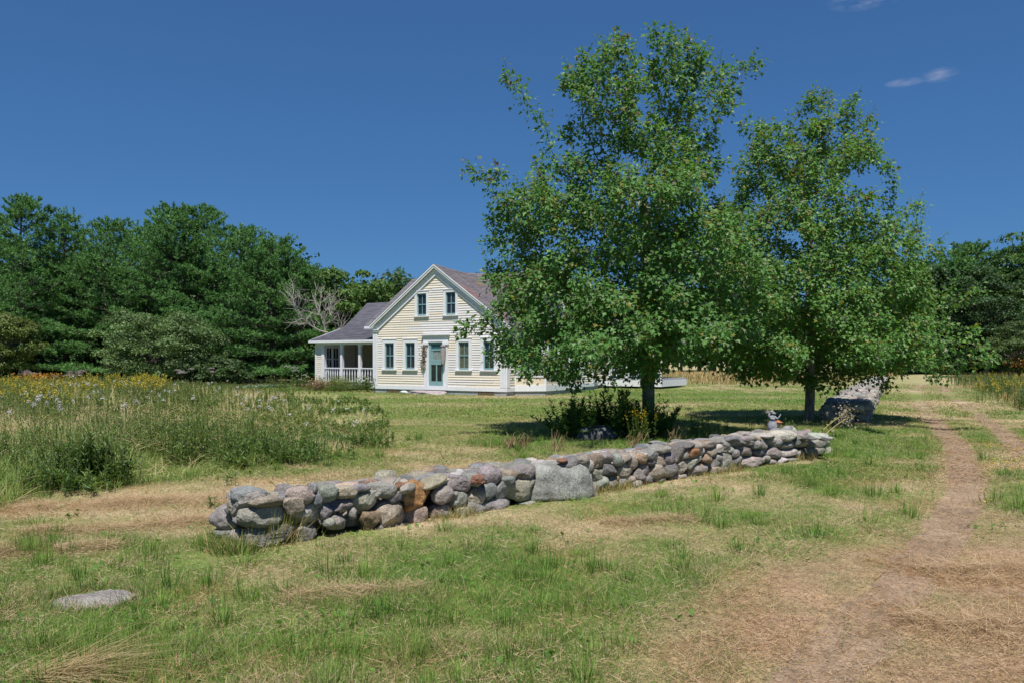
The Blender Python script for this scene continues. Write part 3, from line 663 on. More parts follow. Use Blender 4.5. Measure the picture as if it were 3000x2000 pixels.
# ================================================================= trees
def colonize(r, A, trunk, D=0.22, infl=1.3, kill=0.34, iters=70):
    """branches that grow towards the places where the crown has leaves"""
    P = [np.asarray(p, float) for p in trunk]; par = [-1] + list(range(len(trunk) - 1))
    alive = np.ones(len(A), bool); best = np.full(len(A), 1e9); bi = np.zeros(len(A), int)
    newi = np.arange(len(P))
    for it in range(iters):
        N = np.array([P[i] for i in newi])
        ai = np.where(alive)[0]
        if len(ai) == 0: break
        for s in range(0, len(N), 400):
            dd = np.linalg.norm(A[ai][:, None, :] - N[None, s:s + 400, :], axis=2)
            j = dd.argmin(1); dm = dd[np.arange(len(ai)), j]; u = dm < best[ai]
            best[ai[u]] = dm[u]; bi[ai[u]] = newi[s + j[u]]
        alive &= ~(best < kill)
        ai = np.where(alive & (best < (infl if it > 25 else 9)))[0]
        if len(ai) == 0: break
        Pa = np.array(P); dv = unit(A[ai] - Pa[bi[ai]])
        acc = np.zeros((len(P), 3)); np.add.at(acc, bi[ai], dv)
        src = np.where(np.linalg.norm(acc, axis=1) > 0.05)[0]
        k0 = len(P)
        for q in src:
            d = acc[q] / np.linalg.norm(acc[q]); d = d + r.normal(size=3) * 0.16; d[2] += 0.05; d /= np.linalg.norm(d)
            P.append(P[q] + d * D); par.append(int(q))
        newi = np.arange(k0, len(P))
        if len(P) > 9000: break
    return np.array(P), np.array(par)
def branch_radii(P, par, tip=0.0045, ex=2.35):
    n = len(P); a = np.zeros(n); kids = np.zeros(n, int)
    for i in range(n - 1, -1, -1):
        if a[i] == 0: a[i] = tip ** ex
        if par[i] >= 0: a[par[i]] += a[i]; kids[par[i]] += 1
    return a ** (1 / ex), kids

def maple(name, base, prof, lines, nA, nleaf, trunk_r, seed, label, depth=0.85, leafcol=None):
    """prof: (height, reach left, reach right) in metres, read off the crown's outline"""
    r = rng_(seed)
    prof = np.array(prof); z0, z1 = prof[0, 0], prof[-1, 0]
    pts = []
    while len(pts) < nA:
        z = z0 + (z1 - z0) * r.random(); L = np.interp(z, prof[:, 0], prof[:, 1]); R = np.interp(z, prof[:, 0], prof[:, 2])
        if r.random() > (L + R) / 8: continue
        th = r.random() * 6.283; rr = math.sqrt(r.random())
        if r.random() < 0.45: rr = 0.75 + 0.25 * r.random()
        c, s = math.cos(th), math.sin(th)
        lob = 0.80 + 0.40 * vn2(np.array(th * 1.9 + 40), np.array(z * 1.05), seed)     # ragged layers
        dz = depth * 0.5 * (L + R)
        x = c * (R if c > 0 else L) * rr * lob; y = s * dz * rr * lob
        g = vn3(np.array([[x * 0.75, y * 0.75, z * 1.15]]), seed + 3)[0]
        if g < 0.44 and r.random() < 0.92: continue
        pts.append((x, y, z))
    for (x0, y0, za, x1, y1, zb, n, sp) in lines:
        t = r.random(n) ** 0.8
        pts += list(np.stack([x0 + (x1 - x0) * t, y0 + (y1 - y0) * t, za + (zb - za) * t + 0.25 * np.sin(t * 9)], 1) + r.normal(size=(n, 3)) * sp * (1.15 - 0.6 * t)[:, None])
    A = np.array(pts)
    trunk = [(0.03 * math.sin(z * 2), 0.03 * math.cos(z * 1.7) - .03, z) for z in np.arange(-0.15, z1 * 0.55, 0.2)]
    P, par = colonize(r, A, trunk)
    R_, kids = branch_radii(P, par)
    R_ = R_ * np.where(R_ > 0.02, trunk_r / R_[0], 1.0) if R_[0] > 0 else R_
    R_ = np.maximum(R_, 0.005); R_[0] *= 1.35; R_[1] *= 1.12
    root = thing(name, (base[0], base[1], 0), label, 'tree')
    mb = MB(); e = np.where(par >= 0)[0]
    thick = R_[e] > 0.025
    bc = np.array([0.15, 0.135, 0.12])
    mb.tubes(P[par[e[thick]]], P[e[thick]], R_[par[e[thick]]], R_[e[thick]], 8, bc)
    mb.tubes(P[par[e[~thick]]], P[e[~thick]], np.minimum(R_[par[e[~thick]]], 0.03), R_[e[~thick]], 4, bc * 0.9)
    mb.build('trunk', M_BARK, root, smooth=True)
    # leaves hang in sprays around the thin outer twigs
    tw = np.where((R_ < 0.016) & (P[:, 2] > z0 - 0.35))[0]
    per = max(3, int(nleaf / len(tw)))
    w = np.where(kids[tw] == 0, 2.3, 0.8); cnt = r.poisson(per * w / w.mean())
    src = np.repeat(tw, cnt); n = len(src)
    dirn = unit(P[src] - P[np.maximum(par[src], 0)])
    off = r.normal(size=(n, 3)) * 0.105
    pos = P[src] + off + dirn * (r.random((n, 1)) * 0.10)
    out = unit(pos * np.array([1, 1, 0.25]) - np.array([0, 0, 0.8]))
    yd = unit(unit(off) * 0.6 + out * 0.5 + r.normal(size=(n, 3)) * 0.5 + np.array([0, 0, -0.55]))
    nr = unit(np.array([-0.02, -0.42, 0.95]) + out * 0.45 + r.normal(size=(n, 3)) * 0.50)
    sz = 0.060 + 0.075 * r.random(n) ** 1.3
    g = r.random((n, 1)); tone = (vn3(P[src] * 1.4, seed + 9))[:, None]
    c = np.array([0.068, 0.188, 0.042]) * (1 - g) + np.array([0.150, 0.290, 0.078]) * g
    c = c * (0.8 + 0.45 * tone)
    yel = (r.random((n, 1)) < 0.06 + 0.10 * (tone > 0.62)); c = np.where(yel, np.array([0.19, 0.19, 0.04]) * (0.8 + .4 * g), c)
    pale = (r.random((n, 1)) < 0.08); c = np.where(pale, np.array([0.17, 0.21, 0.13]), c)
    tipm = (kids[src] == 0) & (P[src][:, 2] > z0 + 0.45 * (z1 - z0)) & (r.random(n) < 0.02); c = np.where(tipm[:, None], np.array([0.24, 0.12, 0.06]), c)
    if leafcol is not None: c = c * np.array(leafcol)
    mb = MB(); inst(mb, LEAF, LEAF_Q, None, pos, yd, nr, np.stack([sz, sz, sz], 1), c)
    # young upright shoots breaking the outline
    tn = np.where((kids == 0) & (P[:, 2] > z0 + 0.22 * (z1 - z0)))[0]; rad = np.hypot(P[tn, 0], P[tn, 1]); ref = np.interp(P[tn, 2], prof[:, 0], 0.5 * (prof[:, 1] + prof[:, 2]))
    tn = tn[(rad > 0.55 * ref) | (P[tn, 2] > z1 - 1.2)]; tn = r.permutation(tn)[:330]; q = len(tn)
    o2 = unit(P[tn] * np.array([1, 1, 0])) * (0.35 + .3 * r.random((q, 1))); sd = unit(o2 * (1 - 0.6 * ((P[tn, 2] - z0) / (z1 - z0)))[:, None] + np.array([0, 0, 0.8]) + r.normal(size=(q, 3)) * .15); sl_ = 0.22 + 0.36 * r.random(q)
    tw_ = MB(); tw_.tubes(P[tn], P[tn] + sd * sl_[:, None], .005, .003, 3, (.13, .08, .06)); mb.V += tw_.V; mb.C += tw_.C; mb.Q += [a_ + mb.n for a_ in tw_.Q]; mb.n += tw_.n
    m = 15; s2 = np.repeat(np.arange(q), m); t2 = .1 + .95 * r.random(q * m); a2 = r.random(q * m) * 6.283; w2 = np.stack([np.cos(a2), np.sin(a2), np.zeros(q * m)], 1)
    p2 = P[tn][s2] + sd[s2] * (sl_[s2] * t2)[:, None] + w2 * .035; g2 = r.random((q * m, 1)); c2 = np.array([0.068, 0.188, 0.042]) * (1 - g2) + np.array([0.150, 0.29, 0.078]) * g2
    c2 = np.where((t2 > .93)[:, None] & (r.random((q * m, 1)) < .30), np.array([0.25, 0.14, 0.06]), c2); z2 = (0.095 - .04 * t2) * (.8 + .4 * r.random(q * m))
    if leafcol is not None: c2 = c2 * np.array(leafcol)
    inst(mb, LEAF, LEAF_Q, None, p2, unit(w2 + np.array([0, 0, -.35]) + r.normal(size=(q * m, 3)) * .3), unit(w2 * .6 + np.array([0, 0, 1.0]) + r.normal(size=(q * m, 3)) * .35), np.stack([z2] * 3, 1), c2)
    mb.build('crown', M_LEAF, root)
    return root
k1 = 17.3 / F
def prof1(rows, cx, k): return sorted([(EYE + (HZ - y) * k, (cx - l) * k, (rr - cx) * k) for y, l, rr in rows])
maple('maple_tree', (2.93, 17.3), prof1([(125, 1860, 1980), (160, 1725, 2060), (210, 1685, 2095), (260, 1670, 2105), (330, 1660, 2110), (400, 1615, 2095), (450, 1570, 2100), (520, 1540, 2110), (600, 1475, 2150), (700, 1450, 2190),
      (850, 1430, 2230), (950, 1400, 2260), (1010, 1395, 2200), (1042, 1410, 2090), (1066, 1440, 1960), (1095, 1500, 1900), (1122, 1545, 1890)], 1895, k1),
      [(a * .9, b * .9, c * .9 + .16, d * .9, e * .9, f * .9 + .10, g, h * .9) for a, b, c, d, e, f, g, h in [(-.3, 0, 5.2, -3.55, -.3, 8.3, 60, .16), (-.5, 0, 4.4, -4.25, -.2, 5.95, 70, .20), (.3, 0, 6.2, 2.6, -.1, 8.65, 60, .17), (-.4, 0, 6.0, -1.7, 0.2, 8.5, 50, .15), (-.1, 0, 7, -.75, -.3, 9.3, 40, .10), (.1, 0, 7, .55, .1, 9.25, 40, .10), (.2, 0, 6.8, 1.35, .2, 8.9, 40, .12),
       (-1, 0, 2.6, -4.4, -.8, 2.1, 60, .18), (-1, -.6, 2.3, -3.0, -1.4, 1.2, 50, .16), (-.5, 0, 4.0, -3.7, .4, 4.9, 60, .18), (-.2, -.6, 2.6, -1.7, -3.6, 1.75, 60, .22), (.2, -.6, 2.8, 1.0, -3.7, 1.95, 60, .22), (-.5, -.5, 2.6, -3.2, -2.6, 1.6, 60, .22)]],
      2900, 66000, 0.135, 101, 'tallest maple tree with a full green crown standing in front of the house', 0.90)
k2 = 1 / 112.2
maple('maple_tree', (7.75, 20.8), prof1([(300, 2345, 2440), (335, 2335, 2470), (370, 2255, 2540), (430, 2190, 2570), (500, 2150, 2580), (560, 2130, 2610), (620, 2110, 2640), (700, 2090, 2660), (760, 2080, 2700), (850, 2070, 2745), (940, 2060, 2765),
      (1000, 2060, 2750), (1045, 2070, 2700), (1080, 2120, 2600), (1112, 2200, 2480)], 2370, k2),
      [(.3, 0, 4.2, 2.95, -.3, 5.5, 60, .16), (.4, 0, 3.4, 3.0, -.4, 4.3, 50, .2), (.8, 0, 2.3, 3.9, -.8, 3.0, 60, .2), (.4, 0, 2.0, 2.9, -.9, .85, 60, .14), (0, 0, 6, -1.75, .2, 7.75, 50, .12), (0, 0, 6, -.15, 0, 8.35, 50, .11), (.1, 0, 6, 1.6, .1, 7.75, 50, .12), (.2, 0, 6, 1.0, 0, 8.2, 40, .1),
       (.6, 0, 2.8, 3.6, .3, 2.0, 50, .18), (.2, -.5, 2.6, .6, -3.8, 1.6, 60, .25), (.4, -.5, 2.6, 2.6, -3.2, 1.6, 60, .25), (-.2, -.5, 2.6, -1.8, -3.2, 1.7, 60, .25)],
      2700, 66000, 0.130, 202, 'second maple tree beside the lane with a lower broader crown and mottled trunk', 0.85, (1.10, 1.06, 1.0))

def pine(base, Hh, R, seed, label, sparse=1.0, low=0.08, name='pine_tree', tuft=1.0):
    r = rng_(seed); root = thing(name, (base[0], base[1], 0), label, 'tree', 'pines of the tree line')
    A, B, ra, rb = [], [], [], []; tp, td = [], []
    zz = np.arange(0, Hh + .01, Hh / 12); lean = r.normal(size=2) * 0.02
    for a, b in zip(zz[:-1], zz[1:]):
        A.append((lean[0] * a, lean[1] * a, a)); B.append((lean[0] * b, lean[1] * b, b)); ra.append(0.24 * (1 - a / Hh) + .02); rb.append(0.24 * (1 - b / Hh) + .02)
    z = low * Hh
    while z < Hh * 0.985:
        f = z / Hh; env = 1.1 * R * (1 - f ** 2.3) ** 0.75 * (0.78 + 0.22 * min(1, f / 0.25)) + 0.25
        nb = int(r.integers(5, 8)); a0 = r.random() * 6.28
        for k in range(nb):
            a = a0 + k * 6.283 / nb + r.normal() * 0.25; Lb = env * (0.55 + 0.55 * r.random())
            if r.random() < 0.10: Lb *= 1.2
            rise = (-0.10 + 0.75 * f ** 1.5) * Lb + r.normal() * 0.10
            nseg = 4; t = np.linspace(0, 1, nseg + 1)
            px = np.cos(a) * Lb * t; py = np.sin(a) * Lb * t; pz = z + rise * t + 0.14 * Lb * t ** 2.5
            for q in range(nseg):
                A.append((px[q], py[q], pz[q])); B.append((px[q + 1], py[q + 1], pz[q + 1])); w = 0.035 * (Lb / 3 + .2); ra.append(w * (1 - t[q]) + .008); rb.append(w * (1 - t[q + 1]) + .008)
            m = max(3, int(Lb * 30 * sparse)); tt = 0.20 + 0.82 * r.random(m) ** 0.7
            sw = 0.46 * Lb * (1 - 0.55 * tt) * (r.random(m) * 2 - 1) * (.4 + .6 * min(1, 2 * tt.mean()))
            x = np.cos(a) * Lb * tt - np.sin(a) * sw; y = np.sin(a) * Lb * tt + np.cos(a) * sw
            zq = z + rise * tt + 0.14 * Lb * tt ** 2.5 + (0.08 + .13 * (1 - f)) * r.random(m) - 0.10 * np.abs(sw)
            tp.append(np.stack([x, y, zq], 1)); td.append(np.stack([np.cos(a) + 0.8 * r.normal(size=m), np.sin(a) + 0.8 * r.normal(size=m), 0.28 + 1.7 * f ** 1.3 + 0.25 * r.normal(size=m)], 1))
        z += (0.92 + 0.42 * r.random()) * (1 - 0.5 * f)
    # leader and upright candles at the top
    for k in range(34):
        fk = 0.955 if k == 0 else 0.62 + 0.34 * r.random(); ek = R * (1 - fk ** 2.3) ** .75 * .9 * (k > 0); ak = r.random() * 6.28
        q = np.array([ek * math.cos(ak), ek * math.sin(ak), Hh * fk + .25 * ek * fk])
        m = 9; zq = np.linspace(0, .95 if k == 0 else 0.75, m)
        tp.append(np.stack([np.full(m, q[0]), np.full(m, q[1]), q[2] + zq], 1)); td.append(np.stack([r.normal(size=m) * .35, r.normal(size=m) * .35, np.ones(m)], 1))
    tp = np.concatenate(tp); td = unit(np.concatenate(td)); n = len(tp); m = 8
    pos = np.repeat(tp, m, 0); yd = unit(np.repeat(td, m, 0) + r.normal(size=(n * m, 3)) * 0.5); nn = unit(unit(pos * np.array([1, 1, 0.])) * .7 + np.array([0, 0, 1.0]) + r.normal(size=(n * m, 3)) * .45)
    ln = (0.16 + 0.14 * r.random(n * m)) * tuft
    tone = np.repeat(0.75 + 0.5 * vn3(tp * 0.9, seed)[:, None], m, 0)
    g = r.random((n * m, 1)); c = (np.array([0.048, 0.138, 0.042]) * (1 - g) + np.array([0.140, 0.285, 0.080]) * g) * tone
    mb = MB(); mb.tubes(A, B, ra, rb, 5, (0.085, 0.07, 0.06)); mb.build('trunk', M_BARK, root)
    mb = MB(); inst(mb, KITE, KITE_Q, None, pos, yd, nn, np.stack([0.044 * tuft * np.ones(n * m), ln, ln], 1), c); mb.build('crown', M_NEEDLE, root)
    return root
def clumpy(mb, r, c, dims, nclump, nper, lsz, c0, c1, seed, csz=0.30, flat=1.0, hollow=0.5):
    """foliage of a broadleaf crown: leaf clumps spread through its volume"""
    d = rdir(r, nclump); rad = hollow + (1 - hollow) * r.random(nclump) ** 0.6
    ctr = np.array(c) + d * rad[:, None] * np.array(dims) * (0.85 + 0.3 * r.random((nclump, 1)))
    cs = csz * (0.6 + 0.8 * r.random(nclump)) * max(dims)
    n = nclump * nper; v = rdir(r, n); v[:, 2] = np.abs(v[:, 2]) * 1.0 - 0.25; v *= (0.55 + 0.45 * r.random((n, 1)))
    pos = np.repeat(ctr, nper, 0) + v * np.repeat(cs, nper)[:, None] * np.array([1, 1, 0.65 * flat])
    nr = unit(v * np.array([1, 1, 1.2]) + r.normal(size=(n, 3)) * 0.45 + np.array([0, 0, .4])); yd = unit(np.cross(nr, rdir(r, n)))
    tone = np.repeat(0.78 + 0.44 * r.random((nclump, 1)), nper, 0); g = r.random((n, 1))
    col = (np.array(c0) * (1 - g) + np.array(c1) * g) * tone
    s = lsz * (0.6 + 0.8 * r.random(n)); inst(mb, OVAL, OVAL_Q, None, pos, yd, nr, np.stack([s * 1.25, s, s], 1), col)
    return ctr
def broadleaf(name, base, Hh, W, seed, label, nclump=70, nper=190, lsz=0.24, c0=(.045, .11, .026), c1=(.105, .185, .048), low=0.3, cat='tree', group=None, mid=0.58, vh=0.44, extra=None, csz=.30):
    r = rng_(seed); root = thing(name, (base[0], base[1], 0), label, cat, group)
    mb = MB(); ctr = clumpy(mb, r, (0, 0, Hh * mid), (W / 2 * .82, W / 2 * .82, Hh * vh * .85), nclump, nper, lsz, c0, c1, seed, csz)
    if extra: extra(mb, r)
    mb.build('crown', M_FOL, root)
    mb = MB(); zt = Hh * mid
    mb.tubes([(0, 0, -.1)], [(0, 0, zt)], [0.022 * Hh], [0.012 * Hh], 7, (.09, .08, .07))
    k = min(len(ctr), 26); st = np.stack([np.zeros(k), np.zeros(k), zt * (.35 + .6 * r.random(k))], 1); mid_ = (st + ctr[:k]) / 2 + r.normal(size=(k, 3)) * .15
    mb.tubes(st, mid_, .010 * Hh, .006 * Hh, 5, (.09, .08, .07)); mb.tubes(mid_, ctr[:k], .006 * Hh, .002 * Hh, 4, (.11, .10, .09)); mb.build('trunk', M_BARK, root)
    return root

def px_tree(px, ytop, Y): return ((px - 1500) / F * Y, Y), EYE + (HZ - ytop) / F * Y
for (px, yt, Y, R, sd, lab_) in ((-70, 600, 60, 4.4, 1, 'dark pine cut off by the left picture edge'), (65, 562, 57, 4.0, 2, 'tall pine with a spiky crest near the left edge, above the yellowing shrub'),
        (195, 597, 60, 3.0, 3, 'narrow pine with a leaning top between two broader pines on the left'), (315, 628, 58, 4.4, 4, 'broad low-topped pine rising right behind the big rounded shrub'),
        (425, 636, 62, 4.0, 5, 'pine set back between the broad low pine and the highest crest'), (510, 586, 57, 4.2, 6, 'pine with the highest pointed crest in the middle of the tree line'),
        (605, 592, 59, 4.4, 7, 'wide pine just right of the highest crest'), (705, 652, 56, 4.4, 8, 'pine with upswept branch tips on the falling right shoulder of the pines'),
        (800, 688, 54, 3.9, 9, 'pine with drooping lower boughs, third tree left of the dead tree'), (868, 742, 54, 2.3, 10, 'lowest pine at the right end of the pines, touching the bare dead tree')):
    b, hh = px_tree(px, yt, Y); pine(b, hh - 0.7, R, 300 + sd, lab_)
b, hh = px_tree(1172, 782, 72); pine(b, hh - .7, 2.3, 331, 'slim dark spruce tip showing just above the house roof', 1.3)
b, hh = px_tree(1062, 826, 70); pine(b, hh - .7, 2.0, 332, 'small spruce tip between the round tree and the roof', 1.3)
b, hh = px_tree(2835, 708, 84); pine(b, hh - .7, 6.0, 333, 'dark pine on the far right behind the lane', .8, .02, tuft=1.5)
b, hh = px_tree(2690, 760, 95); pine(b, hh - .7, 5.2, 334, 'pine half hidden by the second maple on the right', .8, .02, tuft=1.5)
broadleaf('round_tree', px_tree(990, 762, 63)[0], px_tree(990, 762, 63)[1], 8.6, 401, 'round topped green leafy tree behind the bare dead tree', 90, 200, .25, (.05, .12, .026), (.12, .21, .05))
broadleaf('leafy_tree', px_tree(1100, 838, 66)[0], px_tree(1100, 838, 66)[1], 7.0, 402, 'leafy tree peeping over the porch roof beside the house gable', 70, 180, .25)
broadleaf('leafy_tree', px_tree(905, 772, 66)[0], px_tree(905, 772, 66)[1], 6.0, 403, 'leafy tree between the lowest pine and the round topped tree', 60, 180, .25)
broadleaf('leafy_tree', px_tree(2985, 686, 80)[0], px_tree(2985, 686, 80)[1], 9.5, 404, 'tallest leafy tree at the right picture edge', 110, 190, .28)
broadleaf('leafy_tree', px_tree(2890, 790, 70)[0], px_tree(2890, 790, 70)[1], 7.0, 405, 'dark green leafy tree in front of the far right pine', 90, 190, .22, (.028, .07, .024), (.06, .115, .04))
broadleaf('leafy_tree', px_tree(3080, 730, 74)[0], px_tree(3080, 730, 74)[1], 8.0, 406, 'leafy tree mostly outside the right picture edge', 60, 160, .28)
def orange_bits(mb, r):
    n = 260; pos = np.array([-.6, -1.8, 1.4]) + r.normal(size=(n, 3)) * np.array([.7, .35, .30]); nr = rdir(r, n)
    inst(mb, OVAL, OVAL_Q, None, pos, unit(np.cross(nr, rdir(r, n))), nr, np.full(n, .13), np.array([.42, .20, .06]) * (.6 + .6 * r.random((n, 1))))
p = at(2985, 1112); broadleaf('apple_tree', (p[0], p[1]), 4.7, 6.0, 411, 'bushy apple tree with some orange leaves at the right edge beside the lane', 110, 170, .13, (.05, .10, .03), (.12, .17, .055), mid=.50, vh=.52, extra=orange_bits, csz=.24)
p = at(455, 1128); broadleaf('apple_tree', (p[0], p[1] + 1), 5.0, 8.8, 412, 'wide rounded grey green shrub in front of the pines', 190, 190, .13, (.055, .12, .038), (.19, .27, .11), mid=.46, vh=.54, csz=.20)
p = at(25, 1130); broadleaf('apple_tree', (p[0] - .6, p[1]), 4.9, 5.4, 413, 'yellowing old apple tree with grey twigs at the left edge', 110, 160, .13, (.08, .13, .034), (.18, .22, .06), mid=.54, vh=.46, csz=.22)
p = at(640, 1128); broadleaf('low_bush', (p[0], p[1] + .5), 1.9, 4.6, 414, 'low green bush right of the wide rounded shrub', 60, 150, .13, (.035, .085, .028), (.09, .145, .05), mid=.42, vh=.5, csz=.25, cat='bush')
p = at(865, 1112); broadleaf('low_bush', (p[0], p[1] + 2), 2.4, 4.2, 415, 'dark low bush beside the porch end', 60, 150, .14, (.028, .07, .026), (.07, .12, .045), mid=.45, vh=.5, csz=.25, cat='bush')

# bare dead tree
def dead_tree(base, Hh, seed):
    r = rng_(seed); A, B, ra, rb = [], [], [], []
    def grow(p, d, L, rad, lv):
        n = 4
        for i in range(n):
            d = unit(d + r.normal(size=3) * .12 + np.array([0, 0, .05])); q = p + d * L / n; A.append(p); B.append(q); ra.append(rad * (1 - .16 * i)); rb.append(rad * (1 - .16 * (i + 1)))
            if lv < 4 and (i > 0 or lv > 0):
                for _ in range(1 if lv < 2 else int(r.integers(1, 3))):
                    s = unit(d + r.normal(size=3) * .55 + np.array([0, 0, .15])); grow(q, s, L * (.5 + .25 * r.random()), rad * .55, lv + 1)
            p = q
    grow(np.array([0, 0, -.1]), np.array([.03, 0, 1.0]), Hh * .62, .11, 0)
    root = thing('dead_tree', (base[0], base[1], 0), 'bare grey dead tree with forked branches behind the porch', 'tree')
    mb = MB(); mb.tubes(A, B, ra, rb, 4, (.35, .32, .29)); mb.build('trunk', M_TWIG, root)
b, hh = px_tree(968, 850, 50); dead_tree(b, hh, 42)

# the wood behind, reading as one dark mass
r = rng_(90); mb = MB(); tA, tB = [], []
for k in range(150):
    if k < 62: X_ = -50 + 48 * r.random(); Y_ = 68 + 14 * r.random(); hh = (9.5 + 4 * r.random()) * (1 if X_ < -20 else .8)
    elif k < 112: X_ = -6 + 62 * r.random(); Y_ = 98 + 14 * r.random(); hh = 8.0 + 3 * r.random()
    else: X_ = 44 + 40 * r.random(); Y_ = 84 + 16 * r.random(); hh = 10.5 + 4 * r.random()
    clumpy(mb, r, (X_, Y_, hh * .52), (2.3, 2.0, hh * .42), 22, 85, .42, (.026, .062, .022), (.06, .11, .036), k, .42)
    tA.append((X_, Y_, 0)); tB.append((X_, Y_, hh * .8))
for k in range(120):     # undergrowth along the foot of the wood
    if k < 70: X_ = -52 + 46 * r.random(); Y_ = 64 + 5 * r.random()
    else: X_ = 36 + 44 * r.random(); Y_ = 80 + 8 * r.random()
    hh = 2.2 + 2.0 * r.random(); clumpy(mb, r, (X_, Y_, hh * .42), (1.7, 1.2, hh * .5), 12, 60, .34, (.03, .08, .026), (.075, .15, .042), k, .45)
mb.tubes(tA, tB, .2, .08, 5, (.07, .06, .05))
tag(mb.build('forest', M_FOL), 'dark mixed wood behind the tree line', 'forest', kind='stuff')
# ================================================================= farmhouse
M_CLAP = mat_col('faded_clapboard', 0.75, 0.25, 8, 0.06)
M_WHITE = mat_plain('white_trim', (.70, .71, .745), 0.6, 0.3, var=.06)
M_TEAL = mat_plain('blue_green_paint', (.20, .33, .345), 0.55, 0.35, var=.08)
M_SHING = mat_col('asphalt_shingle', 0.9, 0.15, 40, 0.22, 0.3, 60, 0.005)
M_FOUND = mat_plain('grey_foundation', (.33, .335, .36), 0.9, 0.15, bscale=9, var=.15)
M_LATT = mat_plain('brown_lattice', (.17, .13, .085), 0.8, 0.2, var=.2)
M_PORCHWALL = mat_plain('shadowed_porch_wall', (.34, .285, .17), 0.8, 0.2)  # brown-yellow tone with the porch's shadow put into the wall colour
M_GLASS = mat_plain('dark_glass', (.018, .024, .03), 0.04, 0.6, var=.3)
M_GLASS2 = mat_plain('olive_glass', (.10, .10, .06), 0.06, 0.5, var=.3)
M_MESHP = mat_plain('lace_curtain', (.21, .25, .25), 0.7, 0.2, bscale=14, bstr=.6, var=.35)
M_TEALP = mat_plain('shaded_teal_pane', (.035, .11, .12), 0.25, 0.5)
M_DARK = mat_plain('black_metal', (.03, .03, .03), 0.5, 0.4)
Zv = np.array([0, 0, 1.0])
house = thing('farmhouse', (HO[0], HO[1], 0), 'pale yellow clapboard farmhouse with white trim and grey shingle gable roof', 'house', rz=math.atan2(HX[1], HX[0]))
class Fr:
    def __init__(s, O, U, N): s.O = np.array(O, float); s.U = np.array(U, float); s.N = np.array(N, float)
    def p(s, u, n, z): return s.O + s.U * u + s.N * n + Zv * z
    def box(s, mb, u0, u1, n0, n1, z0, z1, C=(.5, .5, .5)):
        mb.hexa([s.p(u0, n1, z0), s.p(u1, n1, z0), s.p(u1, n0, z0), s.p(u0, n0, z0), s.p(u0, n1, z1), s.p(u1, n1, z1), s.p(u1, n0, z1), s.p(u0, n0, z1)], C)
    def plank(s, mb, a, b, n0, n1, t, C=(.5, .5, .5)):
        """board from (u, z) to (u, z) with vertical thickness t hanging below the line"""
        (ua, za), (ub, zb) = a, b
        mb.hexa([s.p(ua, n1, za - t), s.p(ub, n1, zb - t), s.p(ub, n0, zb - t), s.p(ua, n0, za - t), s.p(ua, n1, za), s.p(ub, n1, zb), s.p(ub, n0, zb), s.p(ua, n0, za)], C)
rh = rng_(55)
def clap(mb, fr, u0, u1, z0, z1, lim=None, op=(), e=0.112, fade=1.0):
    z = z0
    while z < z1 - 0.01:
        zt = min(z + e, z1); zm = (z + zt) / 2; a, b = (u0, u1) if lim is None else lim(zm)
        a = max(a, u0); b = min(b, u1)
        segs = [(a, b)] if b > a + .02 else []
        for (oa, ob, oz0, oz1) in op:
            if oz0 < zm < oz1:
                ns = []
                for (p, q) in segs:
                    if oa > p: ns.append((p, min(q, oa)))
                    if ob < q: ns.append((max(p, ob), q))
                segs = [x for x in ns if x[1] - x[0] > .01]
        for (p, q) in segs:
            cuts = [p]
            while cuts[-1] < q: cuts.append(min(q, cuts[-1] + 0.9 + 2.2 * rh.random()))
            for (c0, c1) in zip(cuts[:-1], cuts[1:]):
                f = sm(.42, .66, float(vn2(np.array((c0 + c1) * .45), np.array(zm * 1.3), 7)) + .12 * rh.normal()) * fade
                col = (np.array([.72, .65, .545]) * (1 - f) + np.array([.69, .665, .665]) * f) * (0.93 + .12 * rh.random())
                d = 0.002 * rh.normal()
                V = [fr.p(c0, .024 + d, z), fr.p(c1, .024 + d, z), fr.p(c1, .004, zt), fr.p(c0, .004, zt), fr.p(c0, .0, z), fr.p(c1, .0, z)]
                mb.add(V, [(0, 1, 2, 3), (4, 5, 1, 0)], C=col)
        z = zt
